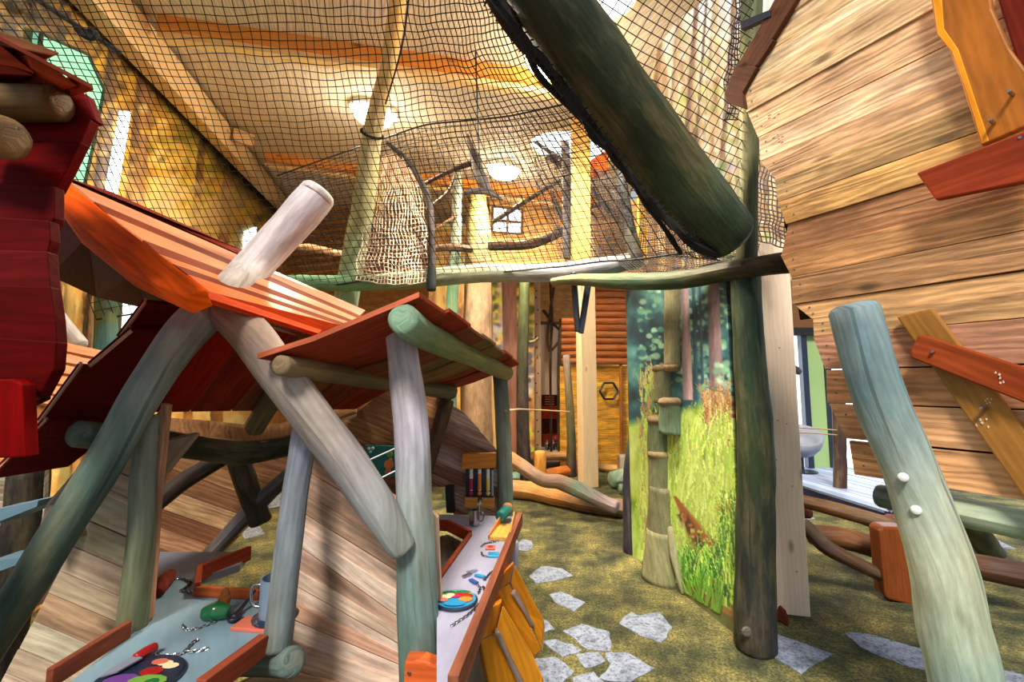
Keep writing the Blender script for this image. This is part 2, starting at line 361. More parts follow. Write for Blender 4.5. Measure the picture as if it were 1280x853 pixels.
# ------------------------------------------------------------------ painting of the printed murals
class Canvas:
    def __init__(s, u0, v0, u1, v1, k=1.0):
        s.b = (u0, v0, u1, v1); s.k = k; s.W = int((u1 - u0) * k) + 1; s.H = int((v1 - v0) * k) + 1
        s.a = np.zeros((s.H, s.W, 3)); s.Y, s.X = np.mgrid[0:s.H, 0:s.W]; s.U = u0 + s.X / k; s.Vv = v0 + s.Y / k
    def noise(s, sx, sy, oct=4, seed=0):
        r = np.random.default_rng(seed); out = np.zeros((s.H, s.W)); amp = 1; tot = 0
        for o in range(oct):
            gx = s.U / sx * 2 ** o; gy = s.Vv / sy * 2 ** o; T = r.random((64, 64))
            ix = np.floor(gx).astype(int); iy = np.floor(gy).astype(int); fx = gx - ix; fy = gy - iy; fx = fx * fx * (3 - 2 * fx); fy = fy * fy * (3 - 2 * fy)
            g = lambda a, b: T[(iy + b) % 64, (ix + a) % 64]
            out += amp * ((g(0, 0) * (1 - fx) + g(1, 0) * fx) * (1 - fy) + (g(0, 1) * (1 - fx) + g(1, 1) * fx) * fy); tot += amp; amp *= .55
        return out / tot
    def mix(s, mask, c):
        m = np.clip(mask, 0, 1)[..., None]; s.a = s.a * (1 - m) + np.asarray(c, float) * m
    def ramp(s, f, stops):
        f = np.clip(f, 0, 1); xs = [p for p, _ in stops]; s.a = np.stack([np.interp(f, xs, [c[i] for _, c in stops]) for i in range(3)], -1)
    def trunk(s, pts, c, dark=.55, seed=0, soft=1.2):
        """pts: (v, u, width) down the trunk"""
        vv = [p[0] for p in pts]; cu = np.interp(s.Vv, vv, [p[1] for p in pts]); wd = np.interp(s.Vv, vv, [p[2] for p in pts]) / 2
        x = (s.U - cu) / wd; m = np.clip((1 - np.abs(x)) * wd / soft, 0, 1) * ((s.Vv >= vv[0]) & (s.Vv <= vv[-1]))
        nz = s.noise(3, 26, 4, seed); sh = (1 - (1 - dark) * np.clip(-x * .8 + .1, 0, 1)) * (.72 + .56 * nz)
        s.a = s.a * (1 - m[..., None]) + (np.asarray(c, float)[None, None] * sh[..., None]) * m[..., None]
    def blobs(s, n, box, rad, cols, seed=0, asp=1.0, soft=.5, al=.9):
        r = np.random.default_rng(seed)
        for _ in range(n):
            u = r.uniform(box[0], box[2]); v = r.uniform(box[1], box[3]); rr = r.uniform(*rad) * s.k; c = np.asarray(cols[r.integers(len(cols))], float) * r.uniform(.85, 1.12)
            cx = (u - s.b[0]) * s.k; cy = (v - s.b[1]) * s.k; x0 = max(0, int(cx - rr * asp - 1)); x1 = min(s.W, int(cx + rr * asp + 2)); y0 = max(0, int(cy - rr - 1)); y1 = min(s.H, int(cy + rr + 2))
            if x1 <= x0 or y1 <= y0: continue
            d = np.sqrt(((s.X[y0:y1, x0:x1] - cx) / asp) ** 2 + (s.Y[y0:y1, x0:x1] - cy) ** 2) / rr
            m = (np.clip((1 - d) / soft, 0, 1) * al)[..., None]; s.a[y0:y1, x0:x1] = s.a[y0:y1, x0:x1] * (1 - m) + c * m
    def blades(s, n, box, ln, cols, seed=0, lean=.5, wd=1.0, bias=0):
        r = np.random.default_rng(seed)
        for _ in range(n):
            u = r.uniform(box[0], box[2]); v = r.uniform(box[1], box[3]); L = r.uniform(*ln); a = r.normal(bias, lean); c = np.asarray(cols[r.integers(len(cols))], float) * r.uniform(.85, 1.15)
            m = max(3, int(L * s.k))
            for i in range(m):
                t = i / m; x = (u + a * L * t * t * .6 - s.b[0]) * s.k; y = (v - L * t - s.b[1]) * s.k; xi = int(x); yi = int(y); hw = int(round(wd * s.k * (1 - t) * .6))
                if 0 <= yi < s.H and 0 <= xi < s.W: s.a[yi, max(0, xi - hw):min(s.W, xi + hw + 1)] = c
    def sample(s, u, v):
        x = np.clip(((u - s.b[0]) * s.k).round().astype(int), 0, s.W - 1); y = np.clip(((v - s.b[1]) * s.k).round().astype(int), 0, s.H - 1)
        return lin(np.clip(s.a[y, x], 0, 255))
def g_mural(fn, nu, nv, canvas, back, outline=None):
    """grid surface fn(s,t), printed with the canvas; a back sheet gives it thickness"""
    P = np.array([fn(i / nu, j / nv) for j in range(nv + 1) for i in range(nu + 1)], float); u, v = proj(P); c = canvas.sample(u, v)
    m = nu + 1; fs = [[j * m + i, (j + 1) * m + i, (j + 1) * m + i + 1, j * m + i + 1] for j in range(nv) for i in range(nu)]
    vs_ = [tuple(p) for p in P]; b = len(vs_)
    rim = [i for i in range(m)] + [j * m + nu for j in range(1, nv + 1)] + [nv * m + i for i in range(nu - 1, -1, -1)] + [j * m for j in range(nv - 1, 0, -1)]
    vs_ += [tuple(np.array(vs_[i]) + np.array(back)) for i in rim]; k = len(rim)
    for i in range(k): fs.append([rim[i], rim[(i + 1) % k], b + (i + 1) % k, b + i])
    fs.append([b + i for i in range(k)])
    cs = np.concatenate([c, np.tile(lin((60, 50, 40)), (k, 1))]); return vs_, fs, [(p[0], p[2]) for p in vs_], cs

# ================================================================== THE SETTING
def struct(o, label=None):
    o['kind'] = 'structure'
    if label: o['label'] = label
    return o
fl = build('floor', g_prism([V((-9, -2, 0)), V((11, -2, 0)), V((11, 15, 0)), V((-9, 15, 0))], (0, 0, -.1)), 'carpet'); struct(fl, 'olive green grass print carpet with grey stones')
def c8(x, y): return (900 + x * .297, 610 + y * .297)
def c6(x, y): return (600 + x * .3125, 600 + y * .3125)
stones = [[c6(*p) for p in L] for L in (
    [(142, 268), (170, 240), (205, 245), (216, 265), (190, 288), (150, 285)],
    [(195, 385), (250, 345), (330, 358), (370, 385), (300, 405), (225, 418)],
    [(275, 460), (330, 450), (380, 475), (420, 495), (380, 530), (300, 495)],
    [(555, 575), (600, 530), (640, 545), (720, 530), (770, 590), (730, 655), (640, 625)],
    [(335, 605), (410, 578), (470, 600), (520, 610), (525, 690), (430, 680)],
    [(248, 560), (268, 570), (300, 600), (262, 615)], [(250, 650), (310, 640), (410, 680), (330, 715)],
    [(215, 720), (300, 710), (380, 770), (330, 815), (240, 815)], [(380, 700), (470, 690), (505, 730), (420, 760)],
    [(500, 695), (580, 692), (700, 755), (600, 815), (480, 800), (520, 740)], [(370, 790), (450, 770), (500, 815), (440, 850), (380, 840)])]
stones += [[c8(*p) for p in L] for L in (
    [(225, 615), (300, 640), (380, 670), (480, 705), (390, 740), (345, 785), (225, 715)], [(520, 610), (640, 620), (760, 655), (880, 690), (890, 775), (760, 745), (600, 680)],
    [(1130, 220), (1180, 225), (1245, 260), (1160, 250)], [(1140, 760), (1280, 790), (1300, 840), (1150, 835)], [(570, 95), (640, 85), (690, 110), (600, 112)], [(350, 112), (400, 130), (370, 137)],
    [(880, 775), (930, 790), (960, 850), (890, 840)])]
stones += [[(300, 660), (322, 655), (330, 668), (305, 675)], [(316, 620), (350, 612), (355, 632), (318, 640)]]
for L in stones:
    pts = [G(u, v, 0) for u, v in L]; out = []
    for i in range(len(pts)):
        a, b = pts[i], pts[(i + 1) % len(pts)]; k = max(2, int((b - a).length / .035))
        for j in range(k):
            p = a.lerp(b, j / k); q = mnoise.noise_vector(p * 14) * .018; out.append(V((p.x + q.x, p.y + q.y, .004)))
    o = build('stone_print', g_prism(out, (0, 0, -.004)), 'stone_print', fl)

HC, CA, CB = 3.6, -.14, .15                       # ceiling plane z = HC + CA x + CB y
def ceilp(x, y): return V((x, y, HC + CA * x + CB * y))
CN = V((-CA, -CB, 1)).normalized()
def CE(u, v): return PLN(u, v, V((0, 0, HC)), CN)
def wallx(y): return -2.05 - .352 * y
M['ceil'] = wood_mat('ceiling_board', along=1, across=4, knots=False, lo=.95, hi=1.04, blotch=(.93, 1.06), bump=.02)
ce = build('ceiling', g_prism([ceilp(-3.0, 2.6), CE(980, -70), CE(880, 0), CE(848, 24), CE(822, 60), CE(810, 110), CE(806, 180), ceilp(CE(806, 180).x + 1.6, 13.6), ceilp(-6.9, 13.6)], (0, 0, .12)), 'ceil', color=(226, 208, 184)); struct(ce, 'sloping tan board ceiling')
def beam(pa, pb, wd, ht, c, dz=0, name='beam'):
    t = (pb - pa).normalized(); s = t.cross(CN).normalized(); a = pa - CN * (ht + dz)
    return build(name, g_prism2([pa - CN * (ht + dz) + s * wd / 2, pa - CN * (ht + dz) - s * wd / 2, pb - CN * (ht + dz) - s * wd / 2, pb - CN * (ht + dz) + s * wd / 2], CN * ht, t), 'glulam', ce, c)
e0, e1 = CE(158, 0), CE(372, 268)
beam(e0 + (e0 - e1) * .08, e1, .17, .3, (244, 206, 150), .04)
for (u0, v0, u1, v1, hh) in ((205, 24, 720, 100, .1), (335, 192, 760, 250, .12)):
    beam(CE(u0, v0), CE(u1, v1), .14, hh, (232, 150, 66)); beam(CE(u0, v0 + 4), CE(u1, v1 + 4), .12, .05, (250, 214, 150), hh)
beam(CE(318, 165), CE(292, 156), .1, .16, (216, 176, 120), .05)
# ---- left wall: printed autumn wood, window strips
cv = Canvas(-40, -60, 380, 700, 1.0)
n1 = cv.noise(26, 20, 5, 1); n2 = cv.noise(9, 12, 4, 2)
cv.ramp(.25 + .5 * n1 + .25 * n2 + (cv.Vv - 150) / 900, [(0, (28, 22, 12)), (.35, (62, 44, 18)), (.5, (120, 84, 30)), (.62, (176, 128, 46)), (.75, (222, 176, 84)), (1, (240, 214, 140))])
cv.blobs(900, (-20, -40, 380, 330), (3, 11), [(226, 176, 44), (200, 150, 50), (120, 84, 30), (60, 44, 20), (236, 206, 110), (150, 120, 40)], 5, 1.4, .6, .55)
cv.blobs(260, (210, 60, 360, 320), (3, 10), [(170, 160, 30), (120, 120, 24), (200, 176, 50)], 6, 1.2, .6, .6)

for i, (u, ww, c) in enumerate(((128, 18, (104, 76, 46)), (172, 24, (150, 108, 66)), (250, 10, (120, 84, 44)), (286, 13, (150, 104, 56)), (60, 14, (70, 50, 28)))):
    cv.trunk([(-50, u + 26, ww * .8), (140, u + 6, ww), (260, u - 4, ww * 1.1), (480, u - 14, ww * 1.3), (700, u - 20, ww * 1.3)], c, .5, 20 + i)
cv.blobs(500, (-20, -40, 380, 330), (2, 7), [(226, 176, 44), (206, 160, 60), (96, 66, 24), (240, 212, 120), (160, 130, 40)], 7, 1.4, .6, .6)
cv.blobs(90, (150, 225, 300, 290), (6, 14), [(206, 170, 120), (226, 190, 120)], 8, 1.5, .8, .45)
cv.mix(np.clip((cv.Vv - 320) / 40, 0, 1) * np.clip((cv.noise(14, 16, 3, 9) - .35) * 3, 0, 1) * .7, (226, 146, 66))
for i, (u, ww, c) in enumerate(((86, 17, (200, 160, 90)), (116, 9, (160, 126, 80)), (74, 6, (110, 80, 60)), (104, 4, (120, 90, 60)))): cv.trunk([(335, u + 2, ww), (560, u - 2, ww)], c, .5, 40 + i)
cv.a = cv.a * 1.1
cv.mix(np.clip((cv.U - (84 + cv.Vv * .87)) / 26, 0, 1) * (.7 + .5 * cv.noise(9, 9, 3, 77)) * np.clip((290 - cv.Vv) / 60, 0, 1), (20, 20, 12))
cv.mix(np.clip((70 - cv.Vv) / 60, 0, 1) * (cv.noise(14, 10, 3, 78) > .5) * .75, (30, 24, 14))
wl0, wl1 = V((wallx(2.2), 2.2, 0)), V((wallx(13.4), 13.4, 0))
def fwall(s, t):
    q = 2.2 * (13.4 / 2.2) ** s; p = V((wallx(q), q, 0)); z = HC + CA * p.x + CB * p.y; p.z = z * (1 - t); return p
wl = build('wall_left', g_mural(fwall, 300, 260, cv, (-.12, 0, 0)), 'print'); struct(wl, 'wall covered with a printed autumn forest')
WN = V((1, .352, 0)).normalized()
def WL(u, v, off=0.0): return PLN(u, v, V((wallx(0), 0, 0)) + WN * off, WN)
wi = 0
for L, mt in (([(103, 242), (117, 180), (130, 112), (110, 68), (52, 42), (40, 130), (70, 242)], 'mint_glass'), ([(134, 262), (144, 262), (164, 140), (156, 140)], 'daylight'),
              ([(306, 312), (321, 306), (321, 284), (308, 290)], 'daylight'), ([(148, 440), (176, 432), (178, 360), (152, 368)], 'daylight'), ([(60, 428), (78, 428), (76, 404), (60, 402)], 'daylight')):
    wi += 1; o = build('window_%d' % wi, g_prism([WL(u, v, .05) for u, v in L], -WN * .04), mt); struct(o)
    pts = [WL(u, v, .055) for u, v in L]
    if wi in (1, 4):
        for a, b in zip(pts, pts[1:] + pts[:1]): build('window_frame', g_log([a, b], .012, (70, 80, 60), 6, 1, 0), 'log', o)
# ---- back wall
M['slatwall'] = wood_mat('slat_wall', along=1, across=14, knots=False, lo=.8, hi=1.12, bump=.05)
bw = build('wall_back', g_prism([V((-7, 13.2, 0)), V((7.5, 13.2, 0)), V((7.5, 13.2, 6)), V((-7, 13.2, 6.6))], (0, .12, 0)), 'slatwall', color=(208, 150, 84)); struct(bw, 'far wall clad in warm tan boards')
up = build('wall_upper', g_prism([Q(612, 250, 7.5), Q(805, 250, 7.5), Q(805, 336, 7.5), Q(612, 336, 7.5)], (0, .08, 0)), 'slatwall', color=(236, 178, 106)); struct(up, 'warm tan boarding above the cabin')
o = build('window_6', g_prism([Q(*p, 7.44) for p in ((616, 258), (653, 262), (652, 292), (615, 290))], (0, .05, 0)), 'daylight'); struct(o)
for a, b in (((635, 258), (634, 293)), ((614, 276), (654, 278)), ((616, 258), (654, 262)), ((615, 290), (652, 293)), ((616, 258), (615, 290)), ((653, 262), (652, 293))):
    build('window_bar', g_log([Q(*a, 7.4), Q(*b, 7.4)], .02, (120, 84, 50), 6, 1, 0), 'log', o)
for k in range(11):                               # slatted boarding of the far left corner
    v = 262 + k * 8.5
    board('slat', [Q(345, v + 6, 11.2), Q(445, v - 6, 10.6), Q(445, v - 2, 10.6), Q(345, v + 10, 11.2)], 'plank', bw, (206, 138, 66), .05)
# ---- right glass wall
wr = build('wall_right', g_prism([V((3.4, 7.2, 2.35)), V((9.5, 7.2, 2.35)), V((9.5, 7.2, 3.4)), V((3.4, 7.2, 3.4))], (0, .1, 0)), 'slatwall', color=(120, 80, 50)); struct(wr, 'boarded strip above the glass front')
o = build('window_7', g_box((6.6, 7.3, 1.2), 6.0, .02, 2.3), 'daylight'); struct(o, 'bright glass front')
for x in (4.62, 4.98, 6.3, 7.6): build('mullion', g_box((x, 7.22, 1.2), .09, .1, 2.4), 'navy', o)
build('sill', g_box((6.6, 7.22, .08), 6, .1, .12), 'navy', o); build('header', g_box((6.6, 7.2, 2.34), 6, .14, .12), 'black', o)
build('side_panel', g_box((4.8, 7.24, 1.2), .26, .06, 2.3), 'outdoor_green', o)

# ---- ceiling lamps and roof lights
def lamp(u, v, rad, label):
    p = CE(u, v); t = thing('ceiling_lamp', label, 'lamp', p, 'round ceiling lamps')
    build('rim', g_lathe(p, [(rad * 1.12, 0), (rad * 1.12, -.05), (rad, -.06), (rad * .96, -.03)], 28, CN), 'white', t, smooth=False)
    build('diffuser', g_lathe(p, [(rad * .97, -.03), (rad * .96, -.08), (rad * .86, -.13), (rad * .6, -.17), (rad * .25, -.19)], 28, CN), 'lamp', t, smooth=True)
    L = bpy.data.lights.new('lamp_light', 'POINT'); L.energy = 26; L.color = (1, .85, .64); L.shadow_soft_size = .25
    lo = bpy.data.objects.new('lamp_light', L); lo.location = V((0, 0, -.5)); lo.parent = t; col.objects.link(lo)
    A = bpy.data.lights.new('lamp_beam', 'AREA'); A.shape = 'DISK'; A.size = rad * 1.8; A.energy = 110; A.color = (1, .86, .66)
    ao = bpy.data.objects.new('lamp_beam', A); ao.location = V((0, 0, -.24)); ao.parent = t; col.objects.link(ao)
lamp(468, 135, .23, 'round ceiling lamp partly hidden behind the long leaning pole')
lamp(630, 207, .22, 'round ceiling lamp glowing fully in view above the branches')
lamp(692, 62, .22, 'round ceiling lamp hidden behind the big dark green log')
def skylight(u, v, rad, label):
    p = CE(u, v); t = thing('roof_light', label, 'skylight', p)
    build('kerb', g_lathe(p, [(rad * 1.1, 0), (rad * 1.1, -.03), (rad, -.03), (rad, 0)], 32, CN), 'cream', t)
    build('dome', g_lathe(p, [(rad * .99, -.01), (rad * .9, -.02), (rad * .3, -.022)], 32, CN), 'daylight', t)
skylight(716, 184, .5, 'round roof light behind the yellow post')
skylight(735, -12, .30, 'round roof light above the big dark green log')

# ================================================================== POSTS AND MURALS
def post(name, label, u, vb, wd, vt, c, dep=None, yaw=0.0, group=None):
    g = G(u, vb, 0); zt = Q(u, vt, g.y).z; a = math.radians(yaw)
    X = V((math.cos(a), math.sin(a), 0)); Y = V((-math.sin(a), math.cos(a), 0))
    t = thing(name, label, 'post', g, group)
    build('shaft', g_post(g, X, Y, wd, dep or wd, zt), 'glulam', t, c, bevel=.006)
    return t
def g_post(g, X, Y, wd, dp, h):
    p = [g - X * wd / 2, g + X * wd / 2, g + X * wd / 2 + V((0, 0, h)), g - X * wd / 2 + V((0, 0, h))]
    return g_prism2(p, Y * dp, V((0, 0, 1)))
pA = post('timber_post', 'pale square timber post beside the dark green trunk of the mural', 992, 770, .20, 300, (252, 226, 202), yaw=-14)
for (u, v) in ((974, 435), (972, 526), (983, 530), (990, 608), (970, 575), (968, 600), (996, 715)):
    p = PLN(u, v, LOC[pA], V((-math.sin(math.radians(-14)), math.cos(math.radians(-14)), 0))); build('knot', g_lathe(p - V((0, .004, 0)), [(.006, 0), (.004, .004)], 8, V((0, 1, 0))), 'rope_tan', pA)
board('wedge', [Q(968, 772, 3.05), Q(985, 783, 3.0), Q(980, 765, 3.02), Q(973, 758, 3.05)], 'stain', pA, (96, 44, 32), .05)
post('timber_post', 'pale square timber post in front of the log cabin', 739, 610, .235, 268, (244, 214, 168), yaw=12)
pC = post('timber_post', 'pale timber post with rows of nail holes beside the dark trunk', 669, 572, .26, 296, (238, 196, 150), yaw=6)
pcY = LOC[pC].y - .02
for v in range(360, 560, 15):
    for u in (666, 671): build('nail_hole', g_lathe(Q(u + random.uniform(-2, 2), v + random.uniform(-4, 4), pcY), [(.018, 0), (.012, .02)], 6, V((0, 1, 0))), 'black', pC)
t = thing('timber_post', 'yellow timber roof post rising in front of the round roof light', 'post', Q(727, 330, 4.15))
build('shaft', g_prism2([Q(716, 328, 4.15), Q(738, 328, 4.15), Q(738, 146, 4.15), Q(716, 146, 4.15)], (0, .14, 0), V((0, 0, 1))), 'glulam', t, (226, 174, 92))
build('bracket', g_prism([Q(739, 222, 4.15), Q(760, 212, 4.15), Q(762, 185, 4.15), Q(739, 200, 4.15)], (0, .12, 0)), 'stain', t, (206, 92, 30))
t = thing('timber_post', 'slim yellow timber post beside the bright upper mural', 'post', Q(806, 330, 5.3))
build('shaft', g_prism2([Q(799, 330, 5.3), Q(810, 330, 5.3), Q(811, -30, 5.3), Q(799, -30, 5.3)], (0, .1, 0), V((0, 0, 1))), 'glulam', t, (240, 184, 84))

# ---- big mural panel between two dark trunks
mA, mB = G(790, 694, 0), G(928, 800, 0)
MN = (mB - mA).cross(V((0, 0, 1))).normalized(); MN = MN if MN.dot(mA - CAM) > 0 else -MN
def MP(u, v, off=0.0): return PLN(u, v, mA - MN * off, MN)
cv = Canvas(780, 330, 945, 830, 1.6)
cv.ramp(cv.noise(22, 26, 4, 3), [(.25, (18, 44, 50)), (.5, (40, 84, 84)), (.75, (96, 140, 128))])
cv.blobs(420, (800, 345, 930, 480), (1.5, 5.5), [(120, 168, 120), (70, 120, 96), (150, 190, 140), (40, 88, 88), (24, 56, 66), (170, 206, 160)], 4, 1.2, .4, .75)
for i, (u, ww, c) in enumerate(((893, 15, (150, 116, 112)), (857, 11, (176, 140, 132)), (876, 4, (60, 84, 96)), (868, 5, (50, 76, 84)), (915, 5, (60, 90, 100)))):
    cv.trunk([(340, u - 2, ww), (500, u + 3, ww * 1.25)], c, .6, 10 + i)
cv.blobs(40, (895, 455, 930, 505), (3, 8), [(170, 206, 160), (130, 176, 130), (196, 220, 180)], 7, 1, .6, .9); cv.blobs(20, (868, 480, 900, 515), (3, 7), [(90, 136, 90), (130, 170, 110)], 9, 1, .6, .9)
gm = np.clip((cv.Vv - (505 + (cv.U - 860) * -.25)) / 12, 0, 1)
cv.a = cv.a * (1 - gm[..., None]) + np.stack([np.interp(cv.noise(10, 30, 4, 6), [.2, .5, .8], x) for x in ((120, 186, 226), (150, 206, 228), (36, 84, 130))], -1) * gm[..., None]
cv.blades(500, (880, 500, 930, 560), (10, 32), [(176, 120, 66), (200, 146, 84), (150, 96, 54), (206, 170, 110)], 11, .5, .8)
cv.blades(1100, (800, 540, 930, 700), (14, 44), [(206, 214, 96), (190, 204, 76), (214, 220, 116), (166, 190, 66), (200, 208, 88)], 12, .4, 1.6, .2)
rd = np.abs((cv.U - (848 + (cv.Vv - 628) * .60)) / np.clip((cv.Vv - 612) * .26, .5, 19)); cv.mix(np.clip((1.15 - rd) * 1.6, 0, 1) * (cv.Vv > 620) * (cv.noise(6, 7, 3, 8) > .3), (166, 92, 46))
cv.mix(np.clip((1.0 - np.abs((cv.U - (850 + (cv.Vv - 640) * .62)) / 9)) * 2, 0, 1) * (cv.Vv > 640) * .8 * (cv.noise(5, 8, 3, 18) > .45), (74, 52, 36))
cv.blobs(30, (850, 640, 920, 740), (1, 3), [(210, 170, 110), (206, 120, 60)], 14, 1.5, .5, .8)
cv.mix(np.clip(1.2 - np.hypot((cv.U - 908) / 17, (cv.Vv - 640) / 12), 0, .8) * (cv.noise(7, 6, 3, 28) > .4), (196, 104, 40))
cv.blades(420, (900, 660, 935, 760), (20, 60), [(170, 200, 60), (206, 220, 90), (96, 140, 50), (70, 110, 50)], 15, .35, 1.1)
cv.blades(200, (846, 705, 900, 752), (20, 46), [(150, 206, 60), (196, 226, 90), (96, 160, 50), (60, 110, 40)], 16, .7, 1.3)
cv.mix((cv.Vv > 735 + (cv.U - 855) * .62) * .85, (104, 96, 56)); cv.mix((cv.Vv > 731 + (cv.U - 862) * .62) * (cv.U > 862) * (cv.Vv < 741 + (cv.U - 862) * .62) * .7, (160, 90, 50))
cv.blades(260, (800, 470, 822, 680), (10, 30), [(206, 216, 100), (190, 150, 90), (170, 190, 80)], 17, .4, .9)
cv.a = np.clip(cv.a * np.array([.93, .98, 1.05]) + np.array([2, 4, 8]), 0, 255)
zA, zB = MP(792, 340).z, MP(928, 340).z
def fmur(s, t): p = mA.lerp(mB, s); p.z = (zA + (zB - zA) * s) * (1 - t); return p
mp = thing('forest_mural', 'tall painted forest panel between two dark green trunks', 'mural', mA)
build('painted_panel', g_mural(fmur, 150, 420, cv, MN * .03), 'print', mp)
# stacked bark sleeves of the painted beech, standing out from the panel
def sleeve(u, v0, v1, wpx, c, lean=0, name='bark_sleeve', flare=1.0):
    a = MP(u + lean, v0); b = MP(u, v1); r = wpx / 2 / FPX * a.y
    P = [a, a.lerp(b, .5), b]; geo = g_log(P, [r, r * (1 + flare) / 2, r * flare], [c, c], 18, 5, .04, False)
    vs_, fs, uv, cs = geo; m = 19
    fs = fs + [list(range(18))[::-1], [len(vs_) - m + j for j in range(18)]]
    # flatten against the panel: keep a shallow half round
    nv = []
    for p in vs_:
        d = (p - mA).dot(MN); nv.append(p - MN * (d * .05))
    return build(name, (nv, fs, uv, cs), 'bark', mp, smooth=True)
M['bark'] = wood_mat('bark', along=9, across=26, knots=False, rough=.6, lo=.74, hi=1.2, bump=.35, blotch=(.7, 1.25), figure=(.95, 1.03), tint=((96, 92, 60), .4))
for a in ((843, 352, 463, 26, (160, 154, 116)), (831, 461, 504, 28, (146, 146, 112)), (841, 503, 542, 34, (122, 146, 118)), (825, 525, 572, 31, (118, 132, 100)), (826, 568, 614, 31, (124, 128, 94))): sleeve(*a)
for u_, v_, w_ in ((831, 462, 31), (841, 504, 37), (825, 526, 34), (826, 569, 34), (843, 460, 28)):
    a_ = MP(u_, v_); r_ = w_ / 2 / FPX * a_.y; build('bark_rim', g_log([a_ + MN * 0 + V((0, 0, .008)), a_ - V((0, 0, .006))], [r_, r_ * .97], (150, 128, 92), 18, 1, .05, True), 'bark', mp, smooth=True)
sleeve(828, 608, 668, 32, (120, 118, 84), 0, 'bark_trunk', 1.25); sleeve(829, 662, 724, 40, (140, 138, 100), 0, 'bark_trunk', 1.35)
for (u0, u1, v1, c) in ((816, 803, 706, (104, 116, 84)), (822, 816, 716, (120, 120, 90)), (832, 840, 738, (170, 166, 126)), (838, 853, 742, (140, 138, 104))):
    build('root', g_log([MP(u0, 660), MP((u0 * 2 + u1) / 3, 695, .015), MP(u1, v1, .01)], [.03, .034, .014], c, 8, 5), 'bark', mp, smooth=True)
for i in range(34):                               # painted tuft standing at the foot of the panel
    u = random.uniform(852, 900); v = 742 + (u - 852) * .62; h = random.uniform(18, 44); l_ = random.uniform(-14, 16)
    a, b, c = MP(u - 1.6, v - 4, .004), MP(u + 1.6, v - 4, .004), MP(u + l_, v - 4 - h, .008)
    build('grass_blade', g_prism([a, b, c], -MN * .003), 'print', mp, jit((112, 158, 56), 24))

# ---- upper mural, right of the slim yellow post
cv = Canvas(780, -60, 1000, 380, 1.0)
cv.ramp(cv.noise(7, 60, 4, 31) * .8 + .1 + (150 - cv.Vv) / 1500, [(.2, (120, 84, 54)), (.42, (186, 144, 96)), (.6, (232, 200, 150)), (.8, (252, 240, 214))])
cv.mix(np.clip((90 - cv.Vv) / 90, 0, 1) * .7, (226, 226, 236))
for i, (u, ww, c) in enumerate(((815, 7, (176, 130, 80)), (838, 8, (206, 170, 120)), (858, 7, (150, 110, 80)), (882, 9, (226, 196, 146)), (905, 8, (160, 120, 86)), (928, 9, (196, 166, 120)), (870, 4, (110, 84, 60)))): cv.trunk([(-60, u + 18, ww), (380, u - 16, ww)], c, .6, 50 + i)
cv.blobs(160, (850, 40, 960, 330), (3, 10), [(170, 176, 70), (226, 210, 120), (250, 240, 220), (150, 150, 70)], 33, 1, .7, .55); cv.blobs(70, (860, 180, 960, 330), (3, 9), [(110, 150, 80), (240, 230, 240), (190, 170, 190)], 34, 1, .6, .6)
UP0 = Q(806, 200, 5.6); UPN = (Q(1010, 200, 4.6) - UP0).cross(V((0, 0, 1))).normalized()
def fup(s, t):
    v = -50 + 400 * t; left = np.interp(v, [-50, 0, 22, 45, 72, 400], [905, 876, 850, 826, 806, 806]); return PLN(left + (1010 - left) * s, v, UP0, UPN)
o = build('upper_forest_mural', g_mural(fup, 100, 200, cv, V((0, .05, 0))), 'print'); tag(o, 'bright forest print with curved upper edge behind the diamond net', 'mural')
# ---- far mural with boulders
cv = Canvas(380, 200, 690, 620, 1.0)
cv.ramp(cv.noise(16, 30, 4, 41), [(.2, (110, 76, 40)), (.45, (214, 160, 84)), (.65, (246, 208, 140)), (.85, (255, 236, 196))])
cv.blobs(160, (612, 345, 665, 420), (3, 8), [(196, 190, 40), (90, 110, 30), (236, 210, 80), (60, 70, 24)], 42, 1.2, .6, .8)
cv.blobs(120, (610, 405, 665, 500), (3, 8), [(150, 146, 150), (206, 200, 204), (96, 92, 96), (60, 60, 66)], 43, 1.2, .5, .9)
cv.blobs(120, (605, 495, 665, 600), (3, 7), [(170, 190, 30), (120, 160, 60), (206, 210, 70), (70, 110, 50), (196, 150, 70)], 44, 1.6, .6, .9)
cv.blobs(90, (595, 345, 640, 500), (3, 9), [(226, 196, 190), (200, 160, 150), (246, 220, 190)], 46, .8, .6, .6)
for i, (v0, u, ww, c) in enumerate(((200, 600, 30, (210, 166, 120)), (340, 595, 22, (226, 186, 160)), (340, 639, 20, (140, 96, 76)), (200, 548, 12, (226, 170, 90)), (340, 614, 8, (170, 140, 84)), (200, 420, 16, (170, 120, 80)), (200, 385, 14, (190, 140, 96)), (440, 604, 7, (70, 60, 60)))): cv.trunk([(v0, u - 3, ww), (610, u + 3, ww * 1.1)], c, .6, 60 + i)
cv.blobs(60, (586, 235, 612, 330), (3, 7), [(206, 190, 60), (240, 220, 150), (170, 150, 50)], 47, .7, .6, .7)
cv.a = np.clip(cv.a * 1.2 + np.array([10, 6, 8]), 0, 255)
def ffar(s, t): return Q(536 + 132 * s, 280 + 310 * t, 9.4)
o = build('boulder_mural', g_mural(ffar, 130, 380, cv, V((0, .05, 0))), 'print'); tag(o, 'distant printed mural of mossy boulders and pale trunks', 'mural')

